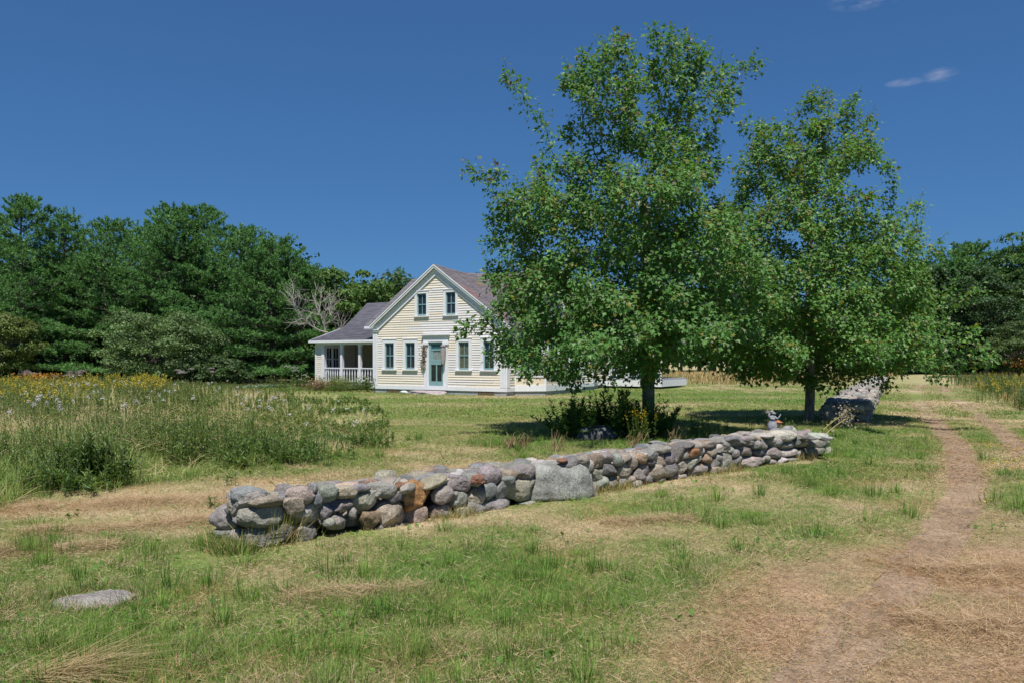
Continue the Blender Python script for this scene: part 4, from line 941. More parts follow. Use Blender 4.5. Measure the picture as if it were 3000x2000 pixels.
def window(fr, uc, z0, z1, w, cas=0.15, pane=None, sashmat=None, muntin=True, two=False, top=0.17):
    m = MB(); u0, u1 = uc - w / 2, uc + w / 2
    fr.box(m, u0 - cas, u0, -.05, .05, z0 - .02, z1); fr.box(m, u1, u1 + cas, -.05, .05, z0 - .02, z1)
    fr.box(m, u0 - cas, u1 + cas, -.05, .052, z1 + .0005, z1 + top); fr.box(m, u0 - cas - .02, u1 + cas + .02, -.05, .075, z1 + top + .0005, z1 + top + .035)
    o = m.build('window', M_WHITE, house)
    m = MB(); fr.box(m, u0 - cas - .03, u1 + cas + .03, -.05, .10, z0 - .075, z0 - .0205); m.build('sill', M_WHITE, o)
    m = MB(); s = .045
    units = [(u0, u1)] if not two else [(u0, uc - .03), (uc + .03, u1)]
    zmid = (z0 + z1) / 2
    for (a, b) in units:
        fr.box(m, a, a + s, -.045, -.012, z0, z1); fr.box(m, b - s, b, -.045, -.012, z0, z1)
        fr.box(m, a + s, b - s, -.045, -.013, z0, z0 + s * 1.3); fr.box(m, a + s, b - s, -.045, -.013, z1 - s, z1); fr.box(m, a + s, b - s, -.045, -.006, zmid - .022, zmid + .022)
        if muntin:
            c = (a + b) / 2; fr.box(m, c - .013, c + .013, -.045, -.016, z0 + s * 1.3, zmid - .022); fr.box(m, c - .013, c + .013, -.045, -.016, zmid + .022, z1 - s)
    if two: fr.box(m, uc - .03, uc + .03, -.045, .01, z0, z1)
    m.build('sash', sashmat or M_TEAL, o)
    m = MB(); m.add([fr.p(u0, -.04, z0), fr.p(u1, -.04, z0), fr.p(u1, -.04, z1), fr.p(u0, -.04, z1)], [(0, 1, 2, 3)]); m.build('pane', pane or M_GLASS, o)
    return o
W_ = 7.75; AP = W_ / 2; PIT = 0.705; RZ = 6.05; FO = 0.16
fF = Fr((0, 0, 0), (1, 0, 0), (0, -1, 0)); fR = Fr((W_, 0, 0), (0, 1, 0), (1, 0, 0)); fL = Fr((0, 0, 0), (0, 1, 0), (-1, 0, 0))
lo = [(1.05, 1.17, 2.41, .57), (2.34, 1.17, 2.41, .57), (5.47, 1.17, 2.41, .57), (6.84, 1.17, 2.41, .57)]; hi = [(3.04, 3.68, 4.71, .56), (4.73, 3.68, 4.71, .56)]
ops = [(c - w / 2 - .1, c + w / 2 + .1, a - .06, b + .15) for c, a, b, w in lo] + [(c - w / 2 - .1, c + w / 2 + .1, a - .06, b + .1) for c, a, b, w in hi] + [(3.25, 4.55, 0, 2.7)]
rz = lambda u: RZ - PIT * abs(u - AP)
m = MB(); clap(m, fF, .30, W_ - .30, .37, 3.05, None, ops)
clap(m, fF, .02, W_ - .02, 3.05, 5.6, lambda z: (AP - (RZ - .30 - z) / PIT, AP + (RZ - .30 - z) / PIT), ops)
m.add([fF.p(0, -.06, .2), fF.p(W_, -.06, .2), fF.p(W_, -.06, rz(W_) - .1), fF.p(AP, -.06, RZ - .1), fF.p(0, -.06, rz(0) - .1)], Q=[(0, 1, 2, 3)], T=[(0, 3, 4)], C=(.3, .3, .3))
m.build('front_wall', M_CLAP, house)
for c, a, b, w in lo: window(fF, c, a, b, w, pane=M_GLASS2 if c == 5.47 else None)
for c, a, b, w in hi: window(fF, c, a, b, w, .13, top=.12)
m = MB()
fF.box(m, .0, W_, -.05, .035, .19, .37)                                    # skirt board
for a, b in ((.0, .14), (.16, .30), (W_ - .30, W_ - .16), (W_ - .14, W_)): fF.box(m, a, b, -.05, .045, .3705, 2.95)
for a, b in ((.14, .16), (W_ - .16, W_ - .14)): fF.box(m, a, b, -.05, .02, .3705, 2.95)
for a, b in ((-.04, .36), (W_ - .36, W_ + .04)): fF.box(m, a, b, -.06, .09, 2.9505, 3.03); fF.box(m, a - .03, b + .03, -.06, .12, 3.0305, 3.07)
for s in (-1, 1):                                                          # frieze boards under the rake
    fF.plank(m, (AP, RZ - .155), (AP + s * (AP - .02), RZ - .155 - PIT * (AP - .02)), -.03, .05, .36)
    fF.plank(m, (AP, RZ - .46), (AP + s * (AP - .25), RZ - .46 - PIT * (AP - .25)), .0502, .07, .07)
m.build('trim', M_WHITE, house)
m = MB()
for s in (-1, 1):
    xe = AP + s * (AP + (.08 if s < 0 else .30)); ze = RZ - PIT * abs(xe - AP)
    fF.plank(m, (AP, RZ - .03), (xe, ze - .03), FO - .005, FO + .035, .15); fF.plank(m, (AP, RZ - .012), (xe, ze - .012), FO + .036, FO + .06, .07)
    fF.plank(m, (AP, RZ - .10), (xe, ze - .10), .052, FO - .006, .03)
m.build('rake_board', M_WHITE, house)
# foundation, vents and step
m = MB(); fF.box(m, .04, W_ - .04, -.3, -.01, -.2, .1895); fR.box(m, .0, 8.8, -.3, -.01, -.2, .1895); m.build('foundation', M_FOUND, house)
for a, b in ((.88, 1.63), (6.25, 7.09)):
    m = MB()
    for k in range(9): u = a + (b - a) * k / 8; fF.box(m, u - .02, u + .02, -.012, .012, .0, .185)
    for k in range(4): fF.box(m, a, b, -.012, .006, .01 + .05 * k, .03 + .05 * k)
    fF.box(m, a, b, -.02, -.008, -.02, .187, ); m.build('vent', M_LATT, house)
m = MB(); V, T = stone_shape(rng_(31), 4, 'slab'); V = V * np.array([1.05, .45, .12]) + np.array([3.65, -.42, .06]); m.add(V, T=T, C=(.36, .31, .31)); m.build('door_step', M_STONE, house, smooth=True)
m = MB(); V, T = stone_shape(rng_(32), 3, 'round'); m.add(V * np.array([.2, .13, .09]), T=T, C=(.68, .68, .68))
pw = HO + HX * 2.35 + HY * -.5
tag(m.build('white_stone', M_STONE, smooth=True, loc=(pw[0], pw[1], .07)), 'small white stone left of the granite door step', 'stone')
# door
m = MB()
for a, b in ((3.19, 3.34), (3.345, 3.46), (4.30, 4.41), (4.415, 4.58)): fF.box(m, a, b, -.05, .055 if b in (3.34, 4.58) else .04, .20, 2.29)
for a, b in ((3.14, 3.46), (4.30, 4.63)): fF.box(m, a, b, -.05, .10, 2.2905, 2.425)
fF.box(m, 3.16, 4.61, -.05, .07, 2.4255, 2.68); fF.box(m, 3.12, 4.65, -.05, .11, 2.6805, 2.73); fF.box(m, 3.08, 4.69, -.05, .16, 2.7305, 2.78); fF.box(m, 3.46, 4.30, -.05, .05, .20, .385)
m.build('door_frame', M_WHITE, house)
m = MB(); a, b = 3.465, 4.295
fF.box(m, a, a + .11, -.06, .0, .385, 2.42); fF.box(m, b - .10, b, -.06, .0, .385, 2.42)
for z0, z1 in ((.385, .60), (1.37, 1.50), (1.505, 1.60), (2.03, 2.10), (2.33, 2.42)): fF.box(m, a + .11, b - .10, -.06, -.001, z0, z1)
fF.box(m, 3.86, 3.92, -.06, -.002, .60, 1.37); fF.box(m, a + .11, a + .23, -.06, -.012, 1.60, 2.03); fF.box(m, a - .0, b, -.06, .012, .386, .41)
fF.box(m, a + .11, b - .1, -.075, -.055, .5, 2.4)
dr = m.build('door', M_TEAL, house)
m = MB(); fF.box(m, a + .11, b - .10, -.055, -.03, 2.10, 2.33); m.build('transom_pane', M_TEALP, dr)
m = MB(); fF.box(m, a + .23, b - .10, -.055, -.03, 1.60, 2.03); m.build('lace_curtain', M_MESHP, dr)
for u0, u1 in ((a + .11, 3.86), (3.92, b - .10)):
    m = MB(); fF.box(m, u0, u1, -.055, -.035, .60, 1.37); m.build('pane', M_GLASS, dr)
m = MB(); fF.box(m, b - .07, b - .045, .0, .05, 1.30, 1.47); m.build('handle', M_DARK, dr)

# roofs: real courses of shingles
def roof(mb, eL, eR, rL, rR, nc, sag=None, tab=.33, cols=((.125, .11, .122), (.175, .155, .165)), red=0.0, seed=1, th=.012):
    eL, eR, rL, rR = map(lambda q: np.array(q, float), (eL, eR, rL, rR)); r = rng_(seed)
    nrm = np.cross(rR - eL + 1e-6, rL - eR); nrm = nrm / np.linalg.norm(nrm); nrm = nrm if nrm[2] > 0 else -nrm
    for c in range(nc):
        v0, v1 = c / nc, min(1, (c + 1.12) / nc)
        A0, B0 = eL + (rL - eL) * v0, eR + (rR - eR) * v0; A1, B1 = eL + (rL - eL) * v1, eR + (rR - eR) * v1
        nt = max(2, int(max(np.linalg.norm(B0 - A0), np.linalg.norm(B1 - A1)) / tab)); t = np.linspace(0, 1, nt + 1)
        lowr = A0 + (B0 - A0) * t[:, None]; upr = A1 + (B1 - A1) * t[:, None]
        if sag: lowr = lowr + np.array([[0, 0, sag(q[0], q[1])] for q in lowr]); upr = upr + np.array([[0, 0, sag(q[0], q[1])] for q in upr])
        lo_ = lowr + nrm * (th + .004 * r.normal(size=(nt + 1, 1))); up_ = upr + nrm * .001
        for k in range(nt):
            g = r.random(); col = np.array(cols[0]) * (1 - g) + np.array(cols[1]) * g
            if red and vn2(np.array(lowr[k][0] * .7 + lowr[k][1] * .8), np.array(c * .22), seed) > 1 - red: col = col * np.array([1.35, .98, .92])
            mb.add([lo_[k], lo_[k + 1], up_[k + 1], up_[k], lowr[k], lowr[k + 1]], [(0, 1, 2, 3), (4, 5, 1, 0)], C=col)
    if not sag: mb.add([eL - nrm * .02, eR - nrm * .02, rR - nrm * .02, rL - nrm * .02], [(0, 1, 2, 3)], C=cols[0])
sagf = lambda x, y: -0.17 * math.sin(math.pi * min(1, max(0, (y + .3) / 5.2))) ** 1.5 * max(0, 1 - abs(x - AP) / 4.4)
xr, xl = W_ + .30, -.08; zr, zl = RZ - PIT * (xr - AP), RZ - PIT * (AP - xl)
yr, yl = 4.9 - (xr - AP), 4.9 - (AP - xl)
m = MB()
roof(m, (xr, -FO - .06, zr), (xr, yr, zr), (AP, -FO - .06, RZ), (AP, 4.9, RZ), 30, sagf, red=.38, seed=3)
roof(m, (xl, yl, zl), (xl, -FO - .06, zl), (AP, 4.9, RZ), (AP, -FO - .06, RZ), 30, sagf, seed=4)
roof(m, (xr - .0, yr, zr), (xr + .02, yr, zr), (AP, 4.9, RZ), (xr + .02, 4.9, RZ), 30, sagf, red=.3, seed=5)
roof(m, (-1.5, 1.02, RZ - PIT * 3.88), (xl + .3, 1.02, RZ - PIT * 3.88), (-1.5, 4.9, RZ), (AP, 4.9, RZ), 28, None, cols=((.12, .115, .13), (.155, .145, .16)), seed=6)
roof(m, (xr, 9.1, RZ - PIT * 4.2), (-1.5, 9.1, RZ - PIT * 4.2), (xr, 4.9, RZ), (-1.5, 4.9, RZ), 20, None, seed=7, tab=.6)
m.build('roof', M_SHING, house)
m = MB(); m.hexa([(-1.5, .98, 3.17), (.0, .98, 3.17), (.0, 1.03, 3.17), (-1.5, 1.03, 3.17), (-1.5, .98, 3.30), (.0, .98, 3.30), (.0, 1.03, 3.30), (-1.5, 1.03, 3.30)]); m.build('eave_board', M_WHITE, house)
m = MB()
for s in (0, 1):
    fg = Fr((W_, 0, 0), (0, 1, 0), (1, 0, 0)); ya, yb = (4.9, yr + .05) if s == 0 else (4.9, 9.05)
    fg.plank(m, (ya, RZ - .03), (yb, RZ - .03 - PIT * abs(yb - ya)), .27, .31, .17)
m.build('rake_board', M_WHITE, house)
# side walls
m = MB(); clap(m, fR, .02, 8.8, .37, 3.1, None, [(.7, 6.1, .3, 2.9)])
clap(m, fR, .9, 8.8, 3.1, 5.7, lambda z: (4.9 - (RZ - .2 - z) / PIT, 4.9 + (RZ - .2 - z) / PIT), [(4.2, 5.6, 3.6, 4.9)])
m.add([fR.p(0, -.06, .2), fR.p(8.8, -.06, .2), fR.p(8.8, -.06, 3.2), fR.p(4.9, -.06, RZ - .1), fR.p(0.8, -.06, 3.15), fR.p(0, -.06, 3.15)], Q=[(0, 1, 2, 3), (0, 3, 4, 5)], C=(.3, .3, .3)); m.build('side_wall', M_CLAP, house)
m = MB(); fR.box(m, 0, 8.8, -.05, .035, .19, .37); fR.box(m, 0, .24, -.05, .045, .3705, 3.0); fR.box(m, 8.6, 8.8, -.05, .045, .3705, 3.0); m.build('trim', M_WHITE, house)
window(fR, 4.9, 3.72, 4.72, .9, .12, two=True, top=.1)
m = MB(); clap(m, fL, .02, 8.8, .37, 3.1); fL.box(m, 0, 8.8, -.06, -.02, .2, 3.2, C=(.3, .3, .3)); m.build('side_wall', M_CLAP, house)
fT = Fr((-1.2, 1.3, 0), (1, 0, 0), (0, -1, 0)); m = MB(); clap(m, fT, 0, 1.2, 2.6, 3.3); fT.box(m, 0, 1.2, -.3, -.01, 2.5, 3.3, C=(.3, .3, .3)); m.build('upper_wall', M_CLAP, house)
# bay window on the lane side
bay = MB(); fnd = MB(); tr = MB(); BP = [(0.7, 0), (1.6, 1.1), (5.2, 1.1), (6.1, 0)]
bp3 = [np.array([W_ + o, a, 0.0]) for a, o in BP]
for k in range(3):
    A, B = bp3[k], bp3[k + 1]; L = np.linalg.norm(B - A); U = (B - A) / L; N = np.array([U[1], -U[0], 0])
    f = Fr(A, U, N); f.box(fnd, .03, L - .03, -.3, -.03, -.2, .1895); f.box(bay, 0, L, -.08, -.005, .37, .98, C=(.66, .56, .43)); f.box(bay, 0, L, -.08, .0, 2.45, 3.0, C=(.66, .63, .6))
    f.box(tr, 0, L, -.06, .03, .19, .47); f.box(tr, 0, L, -.06, .03, .82, .98); f.box(tr, -.02, L + .02, -.06, .08, .9805, 1.03)
    n = 2 if k != 1 else 4
    for j in range(n): u = L * j / (n - 1); f.box(tr, max(0, u - .06), min(L, u + .06), -.06, .028, .4705, .8195)
    f.box(tr, 0, .12, -.06, .03, 1.0305, 2.45); f.box(tr, L - .12, L, -.06, .03, 1.0305, 2.45)
    nw = 1 if k != 1 else 3
    for j in range(nw): w = (L - .24) / nw; window(f, .12 + w * (j + .5), 1.12, 2.38, w - .22, .1, two=False, top=.07)
b_ = bay.build('bay', M_CLAP, house); tr.build('trim', M_WHITE, b_); fnd.build('foundation', M_FOUND, b_)
m = MB(); e = [(W_, .4, 3.02), (W_ + 1.35, 1.45, 3.02), (W_ + 1.35, 5.35, 3.02), (W_, 6.4, 3.02)]; t_ = [(W_, 1.3, 3.5), (W_, 1.8, 3.52), (W_, 5.0, 3.52), (W_, 5.5, 3.5)]
for k in range(3): roof(m, e[k], e[k + 1], t_[k], t_[k + 1], 6, None, seed=40 + k)
m.add(e + [(W_, .4, 2.99), (W_ + 1.35, 1.45, 2.99), (W_ + 1.35, 5.35, 2.99), (W_, 6.4, 2.99)], [(0, 1, 2, 3), (7, 6, 5, 4), (0, 4, 5, 1), (1, 5, 6, 2), (2, 6, 7, 3)], C=(.7, .7, .74)); m.build('roof', M_SHING, b_)

# low left wing with the porch
fP = Fr((0, 1.5, 0), (1, 0, 0), (0, -1, 0)); fE = Fr((-4.9, 1.5, 0), (0, 1, 0), (1, 0, 0)); fB = Fr((0, 3.95, 0), (1, 0, 0), (0, -1, 0))
m = MB(); clap(m, fP, -5.45, -4.98, .30, 2.5, fade=.3); fP.box(m, -5.45, -4.9, -.12, -.01, .1, 2.5, C=(.3, .3, .3)); m.build('wing_wall', M_CLAP, house)
m = MB(); clap(m, fE, .12, 2.45, .45, 2.5, None, [(.15, 1.25, .9, 2.35)], fade=.3); fE.box(m, 0, 2.45, -.1, -.06, .1, 2.5, C=(.3, .3, .3)); m.build('wing_wall', M_CLAP, house)
window(fE, .70, 1.0, 2.26, .98, .10, two=True, sashmat=M_WHITE, top=.1)
m = MB(); fB.box(m, -4.9, 0, -.1, 0, .1, 2.6); m.build('porch_back_wall', M_PORCHWALL, house)
fW = Fr((-5.45, 1.5, 0), (0, 1, 0), (-1, 0, 0)); m = MB(); clap(m, fW, 0, 8, .3, 2.6); fW.box(m, 0, 8, -.1, -.03, .1, 2.6, C=(.3, .3, .3))
m.add([(-5.44, 1.5, 2.6), (-5.44, 9.5, 2.6), (-5.44, 6.0, 4.8), (-5.44, 4.0, 3.4)], [(0, 1, 2, 3)], C=(.6, .55, .45)); m.build('wing_wall', M_CLAP, house)
m = MB(); fP.box(m, -5.02, -4.82, -.12, .045, .1, 2.38); fP.box(m, -5.5, -5.4, -.1, .045, .1, 2.38); fP.box(m, -5.5, 0, -.14, .03, 2.3805, 2.52); fP.box(m, -5.72, 0, .27, .31, 2.50, 2.62); fP.box(m, -5.70, 0, -.1, .268, 2.5205, 2.54)
m.hexa([(-5.74, 1.19, 2.50), (-5.71, 1.19, 2.50), (-5.71, 4, 3.35), (-5.74, 4, 3.35), (-5.74, 1.19, 2.62), (-5.71, 1.19, 2.62), (-5.71, 4, 3.47), (-5.74, 4, 3.47)]); m.build('porch_trim', M_WHITE, house)
prf = [(1.2, 2.62), (2.4, 2.94), (3.4, 3.24), (4.1, 3.56), (4.8, 4.06), (5.9, 4.92)]
m = MB()
for k in range(5): roof(m, (-5.75, prf[k][0], prf[k][1]), (0, prf[k][0], prf[k][1]), (-5.75, prf[k + 1][0], prf[k + 1][1]), (0, prf[k + 1][0], prf[k + 1][1]), (8, 7, 6, 6, 9)[k], None, cols=((.085, .085, .105), (.115, .112, .135)), seed=60 + k)
roof(m, (0, 10, 2.6), (-5.75, 10, 2.6), (0, 5.9, 4.92), (-5.75, 5.9, 4.92), 12, None, seed=66, tab=.6); m.build('porch_roof', M_SHING, house)
m = MB(); m.box((-4.9, 1.45, .10), (0, 3.95, .34)); m.build('porch_floor', M_FOUND, house)
for u in (-3.58, -2.29, -1.0):
    m = MB(); fP.box(m, u - .075, u + .075, -.12, .03, .34, 2.38); fP.box(m, u - .1, u + .1, -.14, .029, 2.26, 2.379); m.build('post', M_WHITE, house)
bs = [-4.82, -3.655, -3.505, -2.365, -2.215, -1.075, -.925, -.05]
bal_prof = [(.028, 0), (.030, .08), (.016, .13), (.026, .25), (.034, .36), (.024, .46), (.016, .52), (.034, .555), (.034, .60)]
for k in range(4):
    a, b = bs[2 * k], bs[2 * k + 1]
    m = MB(); fP.box(m, a, b, -.075, .0, 1.12, 1.175); rl = m.build('railing', M_WHITE, house); m = MB(); fP.box(m, a, b, -.065, -.01, .42, .465); m.build('lower_rail', M_WHITE, rl)
    n = int((b - a) / .165)
    for j in range(n):
        m = MB(); m.lathe((a + (b - a) * (j + .5) / n, 1.5 + .0375, .47), [(q, z * 1.08) for q, z in bal_prof], 8); m.build('baluster', M_WHITE, rl, smooth=True)
m = MB()
for k in range(3): m.hexa([(-4.86, 1.44, 2.2 + .0), (-4.82, 1.44, 2.2), (-4.82, 1.48, 2.2), (-4.86, 1.48, 2.2), (-5.02 + .02, 1.40, 2.38), (-4.96, 1.40, 2.38), (-4.96, 1.44, 2.38), (-5.0, 1.44, 2.38)]) if k == 0 else None
m.build('bracket', M_WHITE, house)

# rear wing and lane side deck, mostly behind the maples
fK = Fr((7.2, 8.8, 0), (0, 1, 0), (1, 0, 0)); m = MB(); clap(m, fK, 0, 8, .35, 2.7, None, [(3.6, 4.8, .3, 2.5)]); fK.box(m, 0, 8, -.3, -.03, -.1, 2.7, C=(.35, .35, .37)); m.build('rear_wall', M_CLAP, house)
m = MB(); fK.box(m, 0, 8, -.05, .035, .19, .35); m.build('trim', M_WHITE, house)
m = MB(); roof(m, (7.5, 8.8, 2.65), (7.5, 17, 2.65), (4.6, 8.8, 4.7), (4.6, 17, 4.7), 18, None, seed=70, tab=.5); m.build('rear_roof', M_SHING, house)
m = MB(); m.box((7.2, 11.5, .46), (10.5, 15.5, .55)); dk = m.build('deck', M_FOUND, house)
m = MB(); m.box((7.2, 11.46, .12), (10.54, 11.498, .46)); m.box((10.502, 11.5, .12), (10.54, 15.5, .46)); m.build('skirt', M_WHITE, dk)
for x in (7.35, 8.4, 9.4, 10.4):
    m = MB(); m.box((x - .08, 11.52, .55), (x + .08, 11.68, 2.45)); m.build('post', M_WHITE, dk)
m = MB(); m.box((7.2, 11.5, 2.45), (10.54, 11.7, 2.65)); m.box((10.34, 11.7, 2.45), (10.54, 15.5, 2.65)); m.build('beam', M_WHITE, dk)
m = MB(); roof(m, (7.2, 11.2, 2.66), (10.8, 11.2, 2.66), (7.2, 15.6, 3.3), (10.8, 15.6, 3.3), 10, None, seed=71, tab=.5); m.build('roof', M_SHING, dk)
for a, b in ((7.43, 8.32), (8.48, 9.32), (9.48, 10.32)):
    m = MB(); m.box((a, 11.56, 1.50), (b, 11.64, 1.56)); rl = m.build('railing', M_WHITE, dk)
    for j in range(int((b - a) / .15)):
        x = a + .08 + j * .15; m = MB(); m.box((x - .02, 11.58, .67), (x + .02, 11.62, 1.50)); m.build('baluster', M_WHITE, rl)

# things hanging beside the door
def hp(u, n, z): q = HO + HX * u - HY * n; return (q[0], q[1], z)
m = MB(); r = rng_(81); n = 260; t = r.random(n); pos = np.stack([-.02 + .05 * np.sin(t * 7) + r.normal(size=n) * .06, .0 + r.normal(size=n) * .025, -1.05 * t + r.normal(size=n) * .03], 1)
keep = (np.abs(t - .52) > .04) & (np.abs(t - .80) > .035); pos = pos[keep]; n = len(pos); nr = rdir(r, n); g = r.random((n, 1))
inst(m, OVAL, OVAL_Q, None, pos, unit(r.normal(size=(n, 3)) * .6 + np.array([0, 0, -1])), nr, np.full(n, .10), np.array([.16, .13, .12]) * (1 - g) + np.array([.38, .33, .30]) * g)
m.tubes([(-.02, -.01, .05)], [(-.03, -.01, -1.0)], .012, .012, 5, (.2, .15, .12))
o = m.build('garland', M_FOL, loc=hp(3.22, .10, 2.27)); o.rotation_euler = (0, 0, math.atan2(HX[1], HX[0])); tag(o, 'dried brown flower garland hanging left of the blue green door', 'garland')
m = MB(); m.lathe((0, 0, 0), [(.02, -.72), (.07, -.66), (.095, -.45), (.115, -.2), (.13, 0), (.12, 0), (.10, -.2), (.0, -.5)], 12, (.34, .31, .30)); m.lathe((0, 0, .0), [(.11, .0), (.09, .06), (.12, .14), (.10, .2), (.02, .22)], 9, (.27, .24, .24))
o = m.build('wall_basket', M_TWIG, loc=hp(4.40, .17, 2.08)); tag(o, 'long grey wicker cone basket hanging right of the blue green door', 'basket')
# ================================================================= meadow and garden plants
def area_pts(r, n, P, y0, y1, pw=1.0):
    x, y = view_pts(r, n, y0, y1, pw, 1.5); k = inside(x, y, P) & ~solid_mask(x, y); return x[k], y[k]
def stalks(r, mb, x, y, ln, w, cols, lean=0.35, bendn=True):
    n = len(x); az = r.random(n) * 6.283; tl = np.abs(r.normal(size=n)) * lean
    yd = np.stack([np.cos(az) * np.sin(tl), np.sin(az) * np.sin(tl), np.cos(tl)], 1); nr = np.stack([np.cos(az), np.sin(az), np.zeros(n)], 1) + r.normal(size=(n, 3)) * .3
    inst(mb, BLADE, BLADE_Q, BLADE_T, np.stack([x, y, H(x, y) - .01], 1), yd, nr, np.stack([w, ln, ln * .8], 1), cols)
def mixcol(r, n, g0, g1, s0, s1, ps):
    g = r.random((n, 1)); return np.where(r.random((n, 1)) < np.reshape(ps, (-1, 1)), np.array(s0) * (1 - g) + np.array(s1) * g, np.array(g0) * (1 - g) + np.array(g1) * g)
def edge_fade(x, y, P, w):
    return sm(0.0, w, dist_poly(x, y, np.vstack([P, P[:1]])))
def rbf(x, y):
    q = sm(.5, 7.5, dist_poly(x, y, MEADOW[4:12])) * .74 + .26; return np.where(y < 16, np.maximum(q, sm(17, 13, y)), q)
r = rng_(17); mb = MB()
for n, y0, y1, wb in ((230000, 7.6, 17, .0065), (150000, 17, 52, .014)):
    x, y = area_pts(r, n, MEADOW, y0, y1, .7); n = len(x); e = edge_fade(x, y, MEADOW, 2.2)
    cl = fbm2(x / 1.6, y / 1.6, 301, 3); cl2 = fbm2(x / .5, y / .5, 305, 2)
    rb_ = rbf(x, y); e = edge_fade(x, y, MEADOW, 3.6); cl3 = fbm2(x / 4.5, y / 4.5, 308, 2)
    hgt = rb_ * (0.20 + 0.46 * e + 0.75 * (cl - .5) + .40 * (cl2 - .5) + .45 * (cl3 - .5)) * (0.40 + 0.70 * r.random(n)) * np.where(y > 17, 0.92, 1)
    ps = np.clip(0.36 + .40 * (1 - rb_) + 1.9 * (fbm2(x / 2.4 + 9, y / 2.4, 311, 3) - .5) + .30 * sm(12, 20, y) + 0.2 * sm(-5, -3, x) * sm(14, 18, y), .05, .9)
    c = mixcol(r, n, (.14, .25, .055), (.36, .43, .14), (.50, .385, .22), (.72, .60, .40), ps)
    stalks(r, mb, x, y, np.maximum(.08, hgt), wb * (.6 + .8 * r.random(n)), c, .72)
# right-hand and far fields
for P, n, y0, y1, wb, hh, ps0 in ((RMEADOW, 150000, 9, 76, .02, .62, .42), (BMEADOW, 40000, 44, 92, .05, .55, .85)):
    x, y = area_pts(r, n, P, y0, y1, .9); n = len(x); e = edge_fade(x, y, P, 2.0); cl = fbm2(x / 2.2, y / 2.2, 321, 3)
    ps = np.clip(ps0 + 2.2 * (fbm2(x / 3.5, y / 3.5, 331, 3) - .5), .05, .95)
    c = mixcol(r, n, (.06, .115, .025), (.16, .21, .055), (.34, .23, .11), (.55, .41, .22), ps)
    stalks(r, mb, x, y, np.maximum(.1, (hh * (.35 + .65 * e) + .5 * (cl - .5)) * (.5 + .6 * r.random(n))), wb * (.6 + .8 * r.random(n)), c, .3)
# bent-over and tangled stems at the meadow's front edge
n = 9000; x, y = area_pts(r, n * 3, MEADOW, 7.6, 19, .6); n = len(x); az = r.random(n) * 6.28; tl = .9 + .6 * r.random(n)
yd = np.stack([np.cos(az) * np.sin(tl), np.sin(az) * np.sin(tl), np.cos(tl)], 1); ln = .25 + .35 * r.random(n)
inst(mb, BLADE, BLADE_Q, BLADE_T, np.stack([x, y, .05 + .5 * r.random(n) * edge_fade(x, y, MEADOW, 2.2)], 1), yd, np.stack([np.zeros(n), np.zeros(n), -np.ones(n)], 1) + r.normal(size=(n, 3)) * .3, np.stack([np.full(n, .007), ln, ln * .8], 1), mixcol(r, n, (.08, .14, .03), (.17, .22, .06), (.42, .33, .17), (.58, .48, .28), np.full(n, .5)))
tag(mb.build('meadow_grass', M_GRASS), 'tall unmown meadow grass with green and straw stems', 'meadow grass', kind='stuff')

def weeds(r, mb, x, y, hgt, nl, lsz, c0, c1, plume=None, pn=0, stem=(.12, .15, .05), narrow=1.0, psz=.035, plen=.22, lean=.13):
    """leafy upright stems: a stalk, leaves all along it, optionally a plume of small florets"""
    n = len(x); az = r.random(n) * 6.283; tl = np.abs(r.normal(size=n)) * lean
    d = np.stack([np.cos(az) * np.sin(tl), np.sin(az) * np.sin(tl), np.cos(tl)], 1); b = np.stack([x, y, H(x, y)], 1)
    mb.tubes(b, b + d * hgt[:, None], .004 + .0002 * y, .002 + .0002 * y, 3, stem)
    src = np.repeat(np.arange(n), nl); m = len(src); t = .15 + .85 * r.random(m); a2 = r.random(m) * 6.283
    pos = b[src] + d[src] * (hgt[src] * t)[:, None]; yd = np.stack([np.cos(a2), np.sin(a2), .35 + .5 * t + .3 * r.normal(size=m)], 1)
    nr = np.stack([-.4 * np.cos(a2), -.4 * np.sin(a2), np.ones(m)], 1) + r.normal(size=(m, 3)) * .2
    g = r.random((m, 1)); tone = np.repeat(.8 + .4 * r.random((n, 1)), nl, 0); s = lsz * (1.15 - .6 * t) * (.7 + .6 * r.random(m))
    inst(mb, OVAL, OVAL_Q, None, pos, yd, nr, np.stack([s * narrow, s, s], 1), (np.array(c0) * (1 - g) + np.array(c1) * g) * tone)
    if plume is not None:
        src = np.repeat(np.arange(n), pn); m = len(src); t = r.random(m); a2 = r.random(m) * 6.283; rad = plen * .55 * (1 - t) * r.random(m)
        pos = b[src] + d[src] * hgt[src][:, None] + np.stack([np.cos(a2) * rad, np.sin(a2) * rad, plen * (t - .35)], 1)
        inst(mb, KITE, KITE_Q, None, pos, rdir(r, m), rdir(r, m), np.stack([psz * np.ones(m)] * 3, 1), np.array(plume) * (.7 + .6 * r.random((m, 1))))
mb = MB()
x, y = area_pts(r, 26000, MEADOW, 8.0, 17, .6); k = fbm2(x / 1.1, y / 1.1, 341, 3) > .50; x, y = x[k][:2200], y[k][:2200]; n = len(x); e = edge_fade(x, y, MEADOW, 1.6)
weeds(r, mb, x, y, rbf(x, y) * (.24 + .42 * e) * (.6 + .6 * r.random(n)), 11, .12, (.08, .165, .035), (.20, .29, .075), narrow=.36, lean=.3)
x, y = area_pts(r, 26000, MEADOW, 17, 48, .8); k = fbm2(x / 2.0, y / 2.0, 351, 3) > .48; x, y = x[k][:3200], y[k][:3200]; n = len(x)
weeds(r, mb, x, y, rbf(x, y) * (.5 + .4 * r.random(n)), 12, .12, (.08, .15, .035), (.19, .26, .07), narrow=.7)
x, y = area_pts(r, 16000, RMEADOW, 12, 62, .9); k = fbm2(x / 2.5, y / 2.5, 361, 3) > .54; x, y = x[k][:1500], y[k][:1500]; n = len(x)
